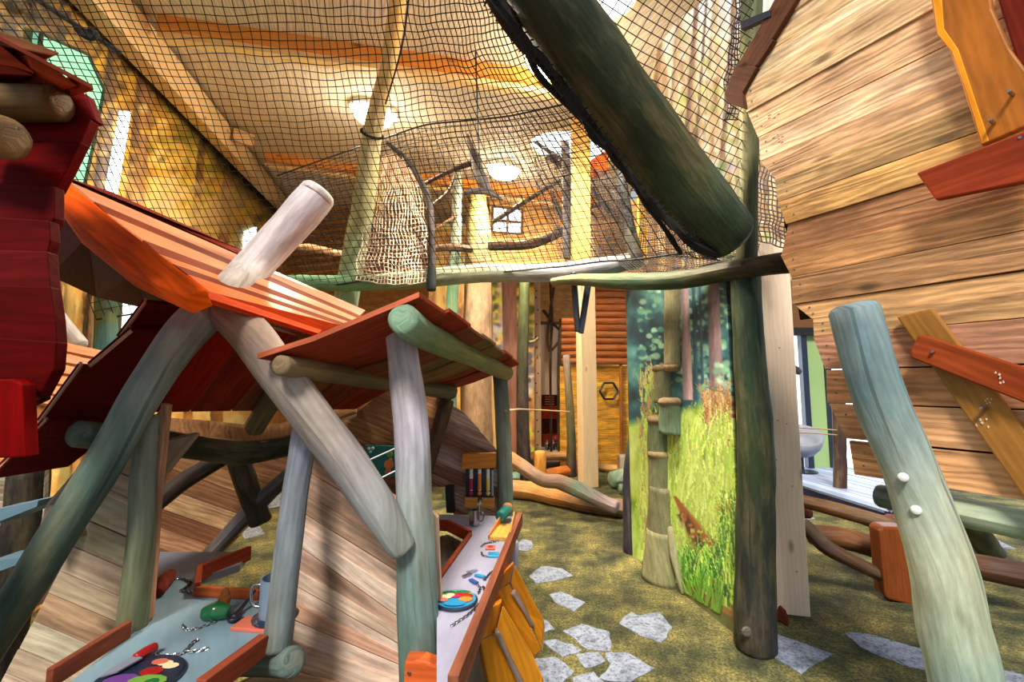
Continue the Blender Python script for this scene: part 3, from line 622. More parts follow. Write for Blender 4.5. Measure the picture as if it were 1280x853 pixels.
# ================================================================== TRUNKS, LOGS AND NETS OF THE CLIMBING COURSE
DG = [(44, 62, 46), (58, 74, 48), (40, 56, 50)]
def trunk(name, label, cat, pts, R, C, group=None, n=14, k=6, rough=.05, mat='log'):
    P = [Q(*p) if not isinstance(p, Vector) else p for p in pts]
    o = build(name, g_log(P, R, C, n, k, rough), mat, None, smooth=True); return tag(o, label, cat, group)
f0 = G(944, 812, 0)
t = thing('mural_trunk', 'dark green trunk carrying the near end of the forest mural', 'trunk', f0)
log('trunk_log', [Q(931, 338, f0.y), Q(937, 450, f0.y), Q(945, 560, f0.y - .02), Q(944, 680, f0.y), f0 + V((0, 0, .02))], [.085, .09, .1, .105, .115], [(36, 54, 40), (42, 62, 46), (48, 60, 36), (42, 48, 42), (44, 44, 46)], t, n=18)
build('knot', g_lathe(Q(933, 790, f0.y - .115), [(.028, 0), (.022, -.008), (.008, -.01)], 12, V((0, 1, 0))), 'log', t, (96, 90, 84))
f1 = G(793, 690, 0)
trunk('mural_trunk', 'slim dark trunk carrying the far end of the forest mural', 'trunk', [Q(800, 350, f1.y), Q(799, 450, f1.y), Q(797, 540, f1.y), Q(791, 600, f1.y), f1], [.075, .08, .085, .09, .1], [(70, 110, 86), (62, 96, 76), (66, 78, 74), (58, 56, 70), (56, 52, 66)])
trunk('tree_trunk', 'mossy upright trunk holding the diamond net beside the plank hut', 'trunk', [Q(941, -40, 2.75), Q(936, 150, 2.75), Q(933, 328, 2.75)], [.065, .062, .062], [(92, 104, 70), (110, 106, 66), (70, 78, 52)])
d = trunk('climbing_log', 'big dark green log slanting overhead through the nets', 'log', [Q(655, -50, 1.8), Q(720, 50, 2.0), Q(800, 160, 2.25), Q(860, 240, 2.45), Q(905, 292, 2.62)], [.15, .165, .175, .18, .175], [(40, 50, 42), (44, 54, 34), (48, 58, 38), (66, 82, 58), (54, 66, 42)], n=24)
trunk('cross_log', 'long pale green log lying level across the room under the nets', 'log', [Q(360, 353, 4.2), Q(450, 354, 4.15), Q(530, 348, 4.1), Q(600, 342, 4.1), Q(680, 341, 4.05), Q(740, 336, 4.05), Q(800, 324, 4.05)], [.07, .078, .085, .085, .085, .09, .075], [(96, 140, 104), (110, 156, 118), (150, 168, 138), (166, 172, 146), (176, 180, 186), (168, 172, 190), (120, 126, 120)], n=16)
trunk('cross_log', 'dark bent log running from the level log to the plank hut', 'log', [Q(690, 352, 3.95), Q(725, 350, 3.8), Q(780, 352, 3.5), Q(850, 350, 3.1), Q(915, 338, 2.75), Q(985, 328, 2.4)], [.03, .05, .065, .065, .06, .06], [(150, 140, 110), (130, 136, 100), (70, 100, 76), (52, 76, 56), (50, 50, 40), (40, 36, 32)], n=16)
trunk('leaning_trunk', 'long leaning pole with a dark rope ring reaching up to the ceiling', 'trunk', [Q(499, -12, 2.74), Q(486, 80, 3.2), Q(466, 165, 3.65), Q(455, 250, 4.0), Q(438, 345, 4.35), drop(Q(438, 345, 4.35), Q(432, 380, 4.35))], [.052, .06, .08, .098, .115, .13], [(250, 200, 120), (246, 206, 140), (214, 196, 150), (180, 180, 136), (150, 172, 138), (110, 130, 100)], n=16)  # orange at the upper end is warm light put into the colour
def ringrope(label, c, R, axis, mat='net', r=.012):
    x = axis.orthogonal().normalized(); y = axis.cross(x).normalized(); pts = [c + x * R * math.cos(a) + y * R * math.sin(a) for a in np.linspace(0, 2 * math.pi, 13)]
    o = build('rope_ring', g_log(pts, r, (20, 20, 20), 6, 3, 0), mat, None, smooth=True); return tag(o, label, 'rope')
ringrope('dark rope ring tied around the long leaning pole', Q(465, 167, 3.66), .088, (Q(486, 80, 3.25) - Q(455, 250, 4.0)).normalized())
# branches and slim trunks in the netted passage
br = [('branch', 'thin dark branch rising to the grey driftwood tip', [(516, 238, 5.0), (560, 215, 5.0), (600, 200, 5.0)], [.022, .03, .04], (74, 56, 48)),
      ('branch', 'short level brown stick meeting the big dark log', [(662, 149, 5), (700, 149, 5), (726, 154, 5)], [.03, .03, .028], (84, 68, 54)),
      ('branch', 'dark brown branch curving low between the slim trunks', [(612, 308, 5.4), (659, 306, 5.3), (690, 296, 5.2), (712, 284, 5.2)], [.055, .06, .055, .05], (84, 58, 42)),
      ('branch', 'short dark stick crossing the round roof light', [(684, 196, 5), (708, 209, 5), (732, 222, 5)], [.035, .035, .03], (66, 46, 44)),
      ('branch', 'long thin branch in front of the small barred window', [(616, 278, 5.2), (655, 253, 5.2), (700, 226, 5.1)], [.026, .03, .02], (96, 78, 64)),
      ('branch', 'slanting grey branch behind the dense net', [(670, 178, 5), (720, 215, 4.9), (760, 262, 4.8), (785, 290, 4.7)], [.02, .03, .032, .02], (104, 84, 80)),
      ('branch', 'forked twig leaning on the grey slim trunk', [(690, 240, 5.1), (700, 265, 5.1), (710, 284, 5.1)], [.018, .022, .02], (90, 70, 60)),
      ('branch', 'thin twig curving out from the grey slim trunk', [(712, 282, 5), (730, 262, 5), (760, 255, 5)], [.03, .026, .016], (96, 80, 76)),
      ('branch', 'brown twig crossing below the pale net bag', [(520, 302, 5.9), (548, 284, 6.0), (572, 268, 6.15)], [.02, .02, .02], (110, 78, 50)),
      ('branch', 'level brown branch left of the bark trunk', [(538, 312, 6.1), (562, 309, 6.12), (590, 312, 6.1)], [.05, .05, .05], (96, 70, 54)),
      ('branch', 'grey twig beside the black rope border of the bag', [(534, 262, 5.2), (560, 240, 5.2), (570, 215, 5.2)], [.03, .024, .015], (120, 100, 90)),
      ('branch', 'pale level pole behind the long leaning pole', [(352, 306, 6), (390, 310, 6), (432, 319, 6)], [.05, .05, .045], (214, 170, 130))]
for nm, lb, P, R, C in br: trunk(nm, lb, 'branch', P, R, C, 'branches in the netted passage', 8, 5)
def to_floor(u, v0, v1, Y): return [Q(u, v0, Y), Q(u, (v0 + v1) / 2, Y), Q(u, v1, Y), drop(Q(u, v0, Y), Q(u, v1, Y))]
trunk('slim_trunk', 'grey slim trunk standing in the netted passage below the stick', 'trunk', [Q(706, 172, 4.9), Q(709, 240, 4.9), Q(711, 322, 4.9)], [.045, .055, .06], [(150, 130, 116), (120, 110, 112), (130, 126, 130)])
trunk('slim_trunk', 'dark grey pole touching the underside of the big log', 'trunk', [Q(776, 215, 4.0), Q(784, 270, 4.0), Q(796, 325, 4.0)], [.045, .05, .06], [(52, 58, 62), (46, 52, 58), (60, 62, 60)])
trunk('slim_trunk', 'green slim trunk left of the bark trunk', 'trunk', [Q(572, 215, 6.2), Q(570, 300, 6.2), Q(566, 360, 6.2), Q(564, 420, 6.2), V((Q(564, 420, 6.2).x, 6.2, 0))], [.06, .075, .08, .085, .09], [(150, 150, 130), (140, 150, 130), (76, 120, 90), (110, 150, 120), (90, 120, 90)])
trunk('slim_trunk', 'grey slim trunk twisting up to a driftwood tip', 'trunk', [Q(584, 168, 4.5), Q(592, 195, 4.5), Q(603, 226, 4.5), Q(612, 238, 4.5)], [.012, .045, .06, .03], [(120, 100, 90), (90, 84, 88), (84, 82, 92), (110, 104, 110)])
trunk('drift_branch', 'dark antler shaped branch tip above the bark trunk', 'branch', [Q(580, 242, 4.5), Q(595, 239, 4.5), Q(612, 241, 4.5), Q(628, 250, 4.5)], [.02, .035, .03, .012], (70, 64, 78))
g7 = G(655, 600, 0)
trunk('tree_trunk', 'dark trunk green above and purple below beside the nailed post', 'trunk', [Q(656, 350, g7.y), Q(654, 420, g7.y), Q(653, 500, g7.y), g7], [.085, .09, .1, .115], [(110, 124, 78), (78, 84, 58), (70, 62, 60), (58, 46, 56)])
log_stub = trunk('branch_stub', 'short cut branch stub on the dark trunk', 'branch', [Q(662, 428, g7.y - .03), Q(668, 427, g7.y - .06), Q(673, 423, g7.y - .1)], [.03, .026, .022], (130, 120, 84), None, 8, 3)
trunk('slim_trunk', 'pale thin painted trunk standing before the boulder mural', 'trunk', [Q(607, 352, 9.2), Q(605, 400, 9.2), Q(603, 440, 9.2), V((Q(603, 440, 9.2).x, 9.2, 0))], [.06, .07, .075, .08], (170, 150, 96))
g8 = G(714, 596, 0)
trunk('slim_trunk', 'leaning grey pole tied with rope before the red cabinet', 'trunk', [Q(708, 445, g8.y), Q(711, 490, g8.y), Q(714, 545, g8.y), g8], [.06, .065, .075, .085], [(186, 160, 146), (130, 116, 80), (96, 96, 64), (66, 52, 54)])
trunk('slim_trunk', 'dark crooked pole in front of the hanging cloth', 'trunk', [Q(703, 400, 9.0), Q(701, 440, 9.0), Q(701, 498, 9.0), V((Q(701, 498, 9.0).x, 9.0, 0))], [.06, .07, .07, .07], (66, 58, 40))
for L in ([(688, 350), (690, 400), (688, 452)], [(679, 388), (695, 408), (708, 420)], [(692, 360), (684, 420), (687, 440)], [(709, 410), (700, 425), (690, 438)]):
    trunk('twig', {688: 'upright bare twig in front of the hanging cloth', 679: 'bare twig slanting down beside the nailed post', 692: 'thin leaning twig crossing the upright twig', 709: 'short twig reaching back to the upright twig'}[L[0][0]], 'twig', [Q(u, v, 9.3) for u, v in L] + ([V((Q(688, 452, 9.3).x, 9.3, 0))] if L[0][0] == 688 else []), [.035, .03, .025], (70, 48, 36), 'thicket twigs', 7, 4)
t = thing('net_rope', 'dark rope band gathering the net below the ceiling edge beam', 'rope', Q(100, 40, 2.75)); rope('strand', [(30, -12, 2.5), (90, 28, 2.75), (150, 66, 2.95)], .016, 'rope_grey', t); rope('knot', [(96, 36, 2.74), (104, 44, 2.72), (114, 48, 2.74), (120, 42, 2.74), (112, 38, 2.74)], .018, 'net', t)
bt = Q(596, 242, 6.5)
trunk('bark_tree', 'thick pale bark trunk with mossy yellow streaks behind the level log', 'trunk', [bt, Q(598, 300, 6.5), Q(597, 380, 6.5), Q(596, 430, 6.5), V((Q(596, 430, 6.5).x, 6.5, 0))], [.13, .19, .2, .21, .24], [(150, 130, 66), (170, 142, 90), (190, 156, 126), (186, 150, 118), (150, 116, 84)], None, 16, 6, .08, 'bark')
# stub hanging below the level log and steel V strap
trunk('hanging_stub', 'dark round log end hanging under the level log', 'log', [Q(537, 262, 4.0), Q(540, 310, 4.0), Q(539, 362, 3.98)], [.022, .03, .045], [(70, 58, 58), (60, 54, 56), (34, 44, 50)], None, 12, 5)
t = thing('steel_strap', 'grey steel V shaped strap hanging under the level log', 'bracket', Q(724, 418, 3.95))
for a, b in (((717, 342), (722, 414)), ((737, 344), (726, 416))):
    build('strap', g_log([Q(*a, 3.9), Q((a[0] + b[0]) / 2, (a[1] + b[1]) / 2, 3.9), Q(*b, 3.9)], [.028, .028, .026], (90, 92, 106), 6, 3, 0), 'dark_metal', t, smooth=False)
build('pin', g_log([Q(700, 350, 3.98), Q(745, 347, 3.9)], .035, (90, 50, 34), 8, 3, .03), 'log', t, smooth=True)

# ---- nets
ctrl = [[WL(-160, -50, .1), (110, -50, 2.5), (360, -50, 2.2), (520, -50, 1.95), (622, -50, 1.8)],
        [WL(-40, 80, .1), (180, 100, 3.0), (380, 105, 2.75), (550, 100, 2.4), (668, 84, 2.06)],
        [WL(60, 215, .1), (230, 225, 3.6), (410, 225, 3.45), (590, 215, 2.95), (768, 196, 2.33)],
        [WL(120, 400, .1), (300, 372, 4.2), (470, 350, 4.03), (650, 338, 3.95), (850, 318, 2.85)]]
g, gr = net_patch(ctrl, 76, 44, .0031, .016)
t = thing('climbing_net', 'wide black square mesh net sloping over the whole passage', 'net', Q(470, 346, 4.05))
build('mesh', g, 'net', t)
build('border_rope', g_log([gr[j][76] for j in range(0, 45, 4)], .016, (20, 20, 20), 8, 4, .3), 'net', t, smooth=True)
build('border_rope', g_log([gr[44][i] for i in range(0, 77, 4)], .008, (20, 20, 20), 6, 3, .2), 'net', t, smooth=True)
build('seam_rope', g_log([Q(u, v, y) for u, v, y in ((512, -10, 2.3), (502, 60, 2.7), (482, 130, 3.2))], .006, (20, 20, 20), 6, 4, 0), 'net', t)
LE = [(608, -10, 1.76), (662, 62, 1.93), (708, 118, 2.05), (755, 178, 2.17), (812, 250, 2.32), (858, 298, 2.45), (896, 318, 2.58)]
build('lashing', g_log([Q(*p_) for p_ in LE], [.02, .02, .022, .022, .022, .024, .02], (20, 20, 20), 10, 8, .9), 'net', t)
for k_ in range(46):                              # cord loops tying the net to the log
    a_ = Q(*lerpl(LE, k_ / 45)); build('cord_loop', wires([(a_ + V((-.035, 0, -.03)), a_ + V((.0, -.03, .0))), (a_ + V((0, -.03, 0)), a_ + V((.03, .0, .03)))], .004), 'net', t)
ctrl = [[(346, 220, 4.9), (450, 183, 4.6), (532, 157, 4.3), (630, 146, 4.05), (705, 130, 3.75)], [(350, 270, 5.1), (450, 255, 4.9), (540, 245, 4.7), (650, 235, 4.5), (770, 215, 4.0)], [(370, 340, 5.2), (460, 335, 5.0), (550, 330, 4.9), (670, 325, 4.7), (800, 318, 4.3)]]
g, gr2 = net_patch(ctrl, 64, 30, .0032, .02)
t = thing('back_net', 'finer black net closing the far side of the passage under a sagging rope', 'net', Q(550, 330, 5.0)); build('mesh', g, 'net', t)
build('top_rope', g_log([gr2[0][i] for i in range(0, 65, 8)], .008, (20, 20, 20), 6, 4, 0), 'net', t)
ctrl = [[(660, 200, 4.5), (700, 190, 4.4), (770, 225, 3.9)], [(680, 260, 4.5), (730, 255, 4.3), (785, 262, 3.9)], [(700, 322, 4.4), (740, 322, 4.2), (800, 318, 4.0)]]
g, _ = net_patch(ctrl, 36, 34, .003, .05); o = build('bunched_net', g, 'rope_grey'); tag(o, 'bunched grey net hanging below the slanting log', 'net')
DP0, DP1, DP2 = Q(706, -40, 1.95), Q(915, 298, 2.74), Q(944, -40, 2.66); DN = (DP1 - DP0).cross(DP2 - DP0).normalized()
gd = net_plane([PLN(u, v, DP0, DN) for u, v in ((716, -20), (770, 75), (840, 185), (915, 298), (934, 298), (936, 100), (942, -20))], (math.radians(100), math.radians(38)), .06, .003)
t = thing('diamond_net', 'coarse black diamond net between the slanting log and the mossy trunk', 'net', Q(925, 292, 2.7)); build('mesh', gd, 'net', t)
build('border_rope', g_log([Q(714, -20, 1.9), Q(746, 40, 2.05), Q(800, 118, 2.25), Q(850, 188, 2.42), Q(918, 280, 2.7)], .014, (20, 20, 20), 8, 8, .8), 'net', t)
t = thing('walkway_net', 'pale dense net forming the walkway floor beside the mural trunk', 'net', Q(860, 330, 3.2))
g, _ = net_patch([[(750, 318, 4.3), (850, 316, 3.7), (950, 305, 3.1)], [(775, 330, 3.9), (860, 330, 3.3), (945, 322, 2.85)], [(790, 345, 3.55), (850, 343, 3.1), (925, 332, 2.75)]], 40, 16, .0035, .02); build('mesh', g, 'net', t)
g, _ = net_patch([[(800, 245, 4.2), (830, 270, 3.6), (880, 308, 3.0)], [(800, 285, 4.2), (840, 296, 3.6), (890, 318, 3.0)], [(796, 318, 4.2), (850, 322, 3.6), (900, 326, 3.0)]], 30, 22, .003, .015); build('side_mesh', g, 'net', t)
g, _ = net_patch([[(948, 165, 3.0), (965, 180, 2.9), (985, 190, 2.8)], [(946, 240, 3.0), (965, 245, 2.9), (990, 255, 2.8)], [(946, 300, 3.0), (965, 305, 2.9), (990, 312, 2.8)]], 8, 22, .005, .03); o = build('bunched_net', g, 'rope_grey'); tag(o, 'loose grey net between the mossy trunk and the plank wall', 'net')
g, _ = net_patch([[(924, -20, 3.1), (932, -20, 3.1)], [(912, 60, 3.1), (928, 60, 3.0)], [(905, 150, 3.0), (926, 150, 2.95)]], 5, 26, .005, .03); o = build('bunched_net', g, 'rope_grey'); tag(o, 'gathered grey net folds beside the mossy upper trunk', 'net')
t = thing('net_bag', 'pale beige net bag gathered on the level log', 'net', Q(495, 350, 4.0))
g, gb = net_patch([[(478, 196, 4.3), (492, 192, 4.3), (506, 196, 4.3)], [(464, 245, 4.25), (495, 238, 4.12), (524, 242, 4.25)], [(452, 300, 4.15), (495, 300, 3.98), (535, 295, 4.15)], [(444, 350, 4.05), (495, 356, 3.9), (532, 352, 4.0)]], 20, 34, .0055, .035); build('mesh', g, 'pale_net', t)
build('border_rope', g_log([Q(484, 178, 4.3), Q(505, 198, 4.3), Q(524, 225, 4.28), Q(538, 262, 4.2), Q(540, 345, 4.02)], [.02, .028, .03, .03, .026], (60, 50, 50), 8, 6, .2), 'rope_grey', t, smooth=True)
o = rope('hanging_rope', [(592, -30, 3.4), (595, 80, 3.4), (600, 210, 3.4)], .007, 'net'); tag(o, 'thin black rope hanging straight down from the ceiling', 'rope')
t = thing('guide_rope', 'tan rope tied between the leaning grey pole and the hut corner post', 'rope', Q(650, 513, 6.5)); rope('strand', [(632, 514, 3.0), (655, 512, 6.8), (712, 515, 6.9)], .012, 'rope_tan', t)

# ================================================================== BACKGROUND: LOG CABIN, CABINET, LOGS ON THE FLOOR
cab = thing('log_cabin', 'far log cabin with round orange logs over yellow boarding', 'cabin', G(750, 592, 0)); cY = 8.3
for k in range(13):
    v = 352 + k * 8.3; log('round_log', [(703 if k > 5 else 745, v, cY), (760, v, cY - .05), (830, v + 1, cY)], .062, jit((180, 102, 52), 12), cab, n=10, k=3)
plank_fill(cab, [Q(700, 458, cY + .05), Q(830, 458, cY + .05), Q(830, 592, cY + .05), Q(700, 592, cY + .05)], V((1, 0, 0)), .13, [(244, 182, 60), (236, 172, 60), (226, 156, 54)])
log('corner_post', [(776, 455, cY - .02), (777, 590, cY - .02)], .03, (170, 96, 30), cab, n=8)
def hexring(u, v, r, parent):
    c = Q(u, v, cY - .05); pts = [c + V((math.cos(a) * r, 0, math.sin(a) * r)) for a in [i * math.pi / 3 for i in range(7)]]
    for a, b in zip(pts, pts[1:]): build('hexagon_side', g_log([a, b], .022, (30, 26, 26), 6, 1, 0), 'black', parent)
for (u, v, r, lb) in ((761, 489, .165, 'black hexagon frame whole on the yellow cabin wall'), (800, 541, .17, 'black hexagon frame half hidden by the slim dark trunk')):
    hx = thing('hexagon_frame', lb, 'frame', Q(u, v, cY), 'hexagon frames on the cabin'); hexring(u, v, r, hx)
cb = thing('red_cabinet', 'dark red louvred cabinet behind the leaning grey pole', 'cabinet', G(697, 566, 0))
ky = 9.8
for i, (u0, u1) in enumerate(((678, 696), (697, 716))):
    for j, (v0, v1, c) in enumerate(((494, 508, (70, 18, 14)), (509, 524, (150, 44, 18)), (525, 541, (60, 20, 16)), (542, 557, (130, 40, 20)))):
        o = board('door', [Q(u0, v0, ky), Q(u1, v0, ky), Q(u1, v1, ky), Q(u0, v1, ky)], 'stain', cb, c, .3)
        if j == 0:
            for s in range(4): board('louvre', [Q(u0 + 3, v0 + 2 + s * 3, ky - .03), Q(u1 - 3, v0 + 2 + s * 3, ky - .03), Q(u1 - 3, v0 + 3 + s * 3, ky - .03), Q(u0 + 3, v0 + 3 + s * 3, ky - .03)], 'stain', o, (190, 110, 80), .02)
build('counter', g_prism([Q(676, 563, 9.3), Q(720, 563, 9.3), Q(720, 568, 9.3), Q(676, 568, 9.3)], (0, .5, 0)), 'white', cb)
for i, u in enumerate((684, 691, 698)):
    t = thing('canister', ('silver canister nearest the nailed post on the cabinet counter', 'middle silver canister on the cabinet counter', 'silver canister next to the tan tub')[i], 'canister', Q(u, 563, 9.35), 'canisters on the counter'); r = .05
    build('body', g_lathe(LOC[t], [(r, 0), (r, .13), (r * .8, .15)], 12), 'metal', t); build('lid', g_lathe(LOC[t] + V((0, 0, .15)), [(r * .8, 0), (r * .3, .03), (r * .25, .05)], 12), 'metal', t)
t = thing('tub', 'tan wooden tub standing on the white cabinet counter', 'tub', Q(706, 566, 9.2)); build('staves', g_lathe(LOC[t], [(.1, 0), (.11, .2), (.1, .2), (.09, .05)], 16), 'stain', t, (190, 140, 86)); build('hoop', g_lathe(LOC[t] + V((0, 0, .12)), [(.112, 0), (.114, .02)], 16), 'dark_metal', t)
t = thing('red_cloth', 'small red cloth heap behind the silver canisters', 'cloth', Q(694, 556, 9.5)); build('folds', g_log([Q(688, 553, 9.5), Q(694, 549, 9.5), Q(699, 552, 9.5)], [.07, .09, .06], (176, 20, 24), 10, 4, .3), 'red', t, smooth=True)
ct = thing('hanging_cloth', 'pale peach cloth hung behind the timber posts', 'cloth', Q(690, 495, 10.2))
pts = [[Q(655 + 66 * i / 22, v, 10.22 + .06 * math.sin(i * 1.1 + v * .01)) for i in range(23)] for v in (404, 436, 466, 497)]
vs_ = [p for r in pts for p in r]; build('drape', (vs_, [[j * 23 + i, (j + 1) * 23 + i, (j + 1) * 23 + i + 1, j * 23 + i + 1] for j in range(3) for i in range(22)], [(p.x, p.z) for p in vs_], None), 'cloth', ct, smooth=True)
log('curtain_pole', [(652, 404, 10.13), (724, 404, 10.13)], .035, (120, 84, 56), ct, n=8)
ct.children[0].modifiers.new('thick', 'SOLIDIFY').thickness = .01
def floorlog(label, pts, R, C, group='logs lying on the carpet', n=12, name='fallen_log'):
    return trunk(name, label, 'log', pts, R, C, group, n, 6, .07)
yy = G(700, 640, 0).y
floorlog('curving grey and orange branch log lying over the brown log', [Q(637, 573, 5.6), Q(655, 585, 5.55), Q(678, 600, 5.45), Q(700, 603, 5.4), Q(722, 612, 5.35), Q(750, 626, 5.2), Q(770, 634, 5.1)], [.085, .085, .08, .085, .09, .08, .075], [(206, 140, 80), (180, 140, 110), (150, 120, 100), (150, 110, 90), (104, 124, 104), (140, 126, 124), (170, 150, 150)])
floorlog('long brown log flat on the carpet below the curving branch', [G(620, 611, .12), G(660, 613, .12), G(700, 622, .11), G(745, 632, .1), G(800, 638, .1)], [.12, .12, .11, .1, .1], [(150, 104, 70), (206, 150, 84), (196, 136, 76), (120, 96, 80), (170, 140, 110)])
floorlog('orange log lying behind the curving branch', [G(672, 596, .07), G(695, 591, .09), G(718, 588, .09)], [.07, .09, .09], [(190, 130, 70), (224, 120, 40), (220, 110, 36)])
floorlog('upper tan rail log before the cabinet', [G(660, 571, .23), G(716, 570, .23)], .075, [(214, 160, 96), (206, 150, 90)], 'rail logs before the cabinet'); floorlog('lower blue grey rail log before the cabinet', [G(664, 579, .08), G(716, 578, .08)], .075, [(110, 116, 116), (150, 120, 110)], 'rail logs before the cabinet')
sb = G(675, 594, 0); floorlog('orange upright log stump beside the rail logs', [Q(675, 566, 7.2), Q(675, 580, 7.2), V((Q(675, 580, 7.2).x, 7.2, .0))], .095, [(230, 166, 76), (220, 150, 60), (200, 130, 50)], None, 14, 'log_stump')
floorlog('short teal log end lying beside the hut corner post', [G(634, 597, .085), G(648, 597, .085)], .085, [(140, 176, 156), (120, 160, 140)], None)
floorlog('fat pale green log end behind the slim dark trunk', [G(766, 600, .13), G(780, 598, .14), G(800, 597, .14)], [.12, .14, .14], [(130, 160, 136), (176, 176, 146), (160, 140, 110)], 'logs by the cabin'); floorlog('small dark green log under the fat pale one', [G(775, 612, .07), G(800, 612, .07)], .07, (110, 130, 104), 'logs by the cabin')
floorlog('tan log lying at the foot of the cabin', [G(748, 584, .07), G(770, 587, .075), G(800, 588, .08)], [.07, .075, .08], [(120, 84, 60), (220, 176, 110), (236, 196, 130)], 'logs by the cabin')
o = build('white_block', g_box(G(783, 583, .18), .26, .2, .36), 'glulam', None, (246, 226, 196), bevel=.02); tag(o, 'pale wooden block resting on the tan log', 'block')

# ================================================================== PLANK HUT (right)
WP = Q(985, 300, 2.1); WD = V((.49, -.872, 0)).normalized(); WNR = V((WD.y, -WD.x, 0)); WNR = WNR if WNR.dot(WP - CAM) > 0 else -WNR
def W(u, v, off=0.0): return PLN(u, v, WP - WNR * off, WNR)
ht = thing('plank_hut', 'crooked hut wall of sawn pale planks on a leaning grey green pole', 'playhouse', V((1.6, 1.7, 0)))
seams = [(1022, -40, 975, 26), (985, 12, 955, 55), (958, 50, 935, 87), (938, 84, 929, 112), (929, 110, 934, 141), (934, 141, 947, 172), (948, 172, 950, 202), (950, 202, 969, 224), (969, 224, 973, 253), (973, 253, 983, 281), (984, 281, 976, 319), (976, 319, 990, 347), (990, 347, 991, 381), (992, 381, 1014, 399), (1016, 399, 1017, 421), (1017, 421, 1032, 462), (1033, 463, 1034, 504), (1037, 505, 1059, 549), (1061, 551, 1068, 594)]
pc = [(236, 200, 150), (240, 206, 160), (238, 200, 146), (244, 212, 164), (238, 202, 150), (228, 186, 136), (240, 206, 158), (206, 164, 118), (196, 164, 110), (214, 168, 100), (182, 132, 92), (196, 146, 96), (186, 144, 102), (226, 184, 126), (216, 176, 124), (190, 142, 108), (214, 160, 112), (214, 164, 118), (236, 180, 124)]  # upper planks coloured paler, standing in for a spotlight on the wall
for i, (ua, va, ub, vb) in enumerate(seams):
    a, b = W(ua, va), W(ub, vb); ra = random.uniform(-.006, .006)
    L = 1.15; tilt = random.uniform(-.004, .004)
    a2 = a + WD * L; b2 = b + WD * L; a2.z += tilt; b2.z += tilt; off = WNR * ra
    b.z += .0015; b2.z += .0015
    o = build('plank', g_prism2([a + off, a2 + off, b2 + off, b + off], WNR * .025, WD), 'plank', ht, jit(tuple(min(255, x * k_) for x, k_ in zip(pc[i], (1.05, 1.03, 1.06) if i < 8 else (1.04, 1.0, 1.0))), 6), bevel=.002)
    for k in range(2):
        p = a.lerp(b, .3 + .4 * k) + WD * (.03 + .02 * random.random()) + off - WNR * .002
        build('screw', g_lathe(p, [(.0045, 0), (.003, -.002)], 8, WNR), 'metal', ht)
build('dark_seam_backing', g_prism2([W(945, 60, -.03), W(945, 60, -.03) + WD * 1.1, W(1000, 400, -.03) + WD * 1.1, W(1000, 400, -.03)], WNR * .01, WD), 'stain', ht, (50, 34, 24))  # dark sheet added behind the planks so no light shows through the seams
build('dark_seam_backing', g_prism2([W(1120, 400, -.03), W(1120, 400, -.03) + WD * .8, W(1120, 590, -.03) + WD * .8, W(1120, 590, -.03)], WNR * .01, WD), 'stain', ht, (60, 40, 28))  # second added dark sheet, blocks the bright gaps lower down
# ink stamps on two planks
for (u, v) in ((965, 150), (972, 175)):
    for k in range(6):
        p = W(u + random.uniform(-8, 8), v + random.uniform(-7, 7), .0045 + .004); e = V((0, 0, 1)); s_ = random.uniform(.006, .014)
        build('ink_mark', g_prism([p, p + WD * s_, p + WD * s_ + e * .004, p + e * .004], WNR * .001), 'black', ht)
for L, c, mt, off in (([(1244, -10), (1300, -10), (1300, 90), (1272, 80)], (120, 40, 26), 'stain', .02),
                      ([(1160, -20), (1170, 40), (1186, 62), (1204, 112), (1226, 182), (1300, 150), (1300, 110), (1262, 60), (1240, 10), (1236, -20)], (176, 104, 34), 'orange', .06),
                      ([(1145, 216), (1310, 152), (1310, 222), (1169, 250)], (150, 60, 34), 'stain', .1),
                      ([(1120, 396), (1164, 385), (1320, 590), (1320, 680)], (170, 116, 52), 'orange', .045),
                      ([(1148, 418), (1158, 420), (1320, 472), (1320, 520), (1137, 447), (1138, 436)], (150, 66, 32), 'stain', .09)):
    o = board('board', [W(u, v, off) for u, v in L], mt, ht, c, .03, bevel=.006)
board('board_edge', [W(u, v, .062) for u, v in ((1163, -20), (1172, 42), (1190, 64), (1208, 114), (1228, 180), (1236, 176), (1214, 110), (1198, 62), (1180, 36), (1176, -20))], 'orange', ht, (236, 150, 20), .01)
for (u, v) in ((1237, 150), (1261, 114), (1275, 172), (1165, 440), (1226, 510)):
    build('bolt', g_lathe(W(u, v, .1), [(.006, .05), (.006, 0), (.004, -.003)], 10, WNR), 'metal', ht)
for (u, v, s, off) in ((1228, 528, 9, .046), (1252, 474, 8, .091), (1236, 500, 5, .046)):
    for k in range(5):
        q0 = W(u + random.uniform(-s, s), v + random.uniform(-s, s), off + .0006 * k); a0 = random.uniform(0, 6)
        build('scuff', g_prism([q0 + WD * (math.cos(a0 + t_) * s * .0004 * random.uniform(.5, 1.3)) + V((0, 0, math.sin(a0 + t_) * s * .0006 * random.uniform(.5, 1.3))) for t_ in np.linspace(0, 5.6, 8)], WNR * .0005), 'pale_net', ht)
for L in ([(905, 118), (918, 84), (934, 76), (946, 84), (928, 116), (931, 136), (908, 128)], [(918, 86), (945, 42), (956, 40), (967, 50), (946, 82)], [(938, 54), (972, -8), (1000, -8), (966, 48)]):
    p = [W(u, v, .03) for u, v in L]; o = build('shingle', g_prism(p, V((.30, .16, .02))), 'stain', ht, (92, 58, 42), bevel=.004)
board('steel_bracket', [W(u, v, .04) for u, v in ((925, 27), (962, 12), (963, 20), (926, 37))], 'dark_metal', ht, (90, 100, 104), .03)
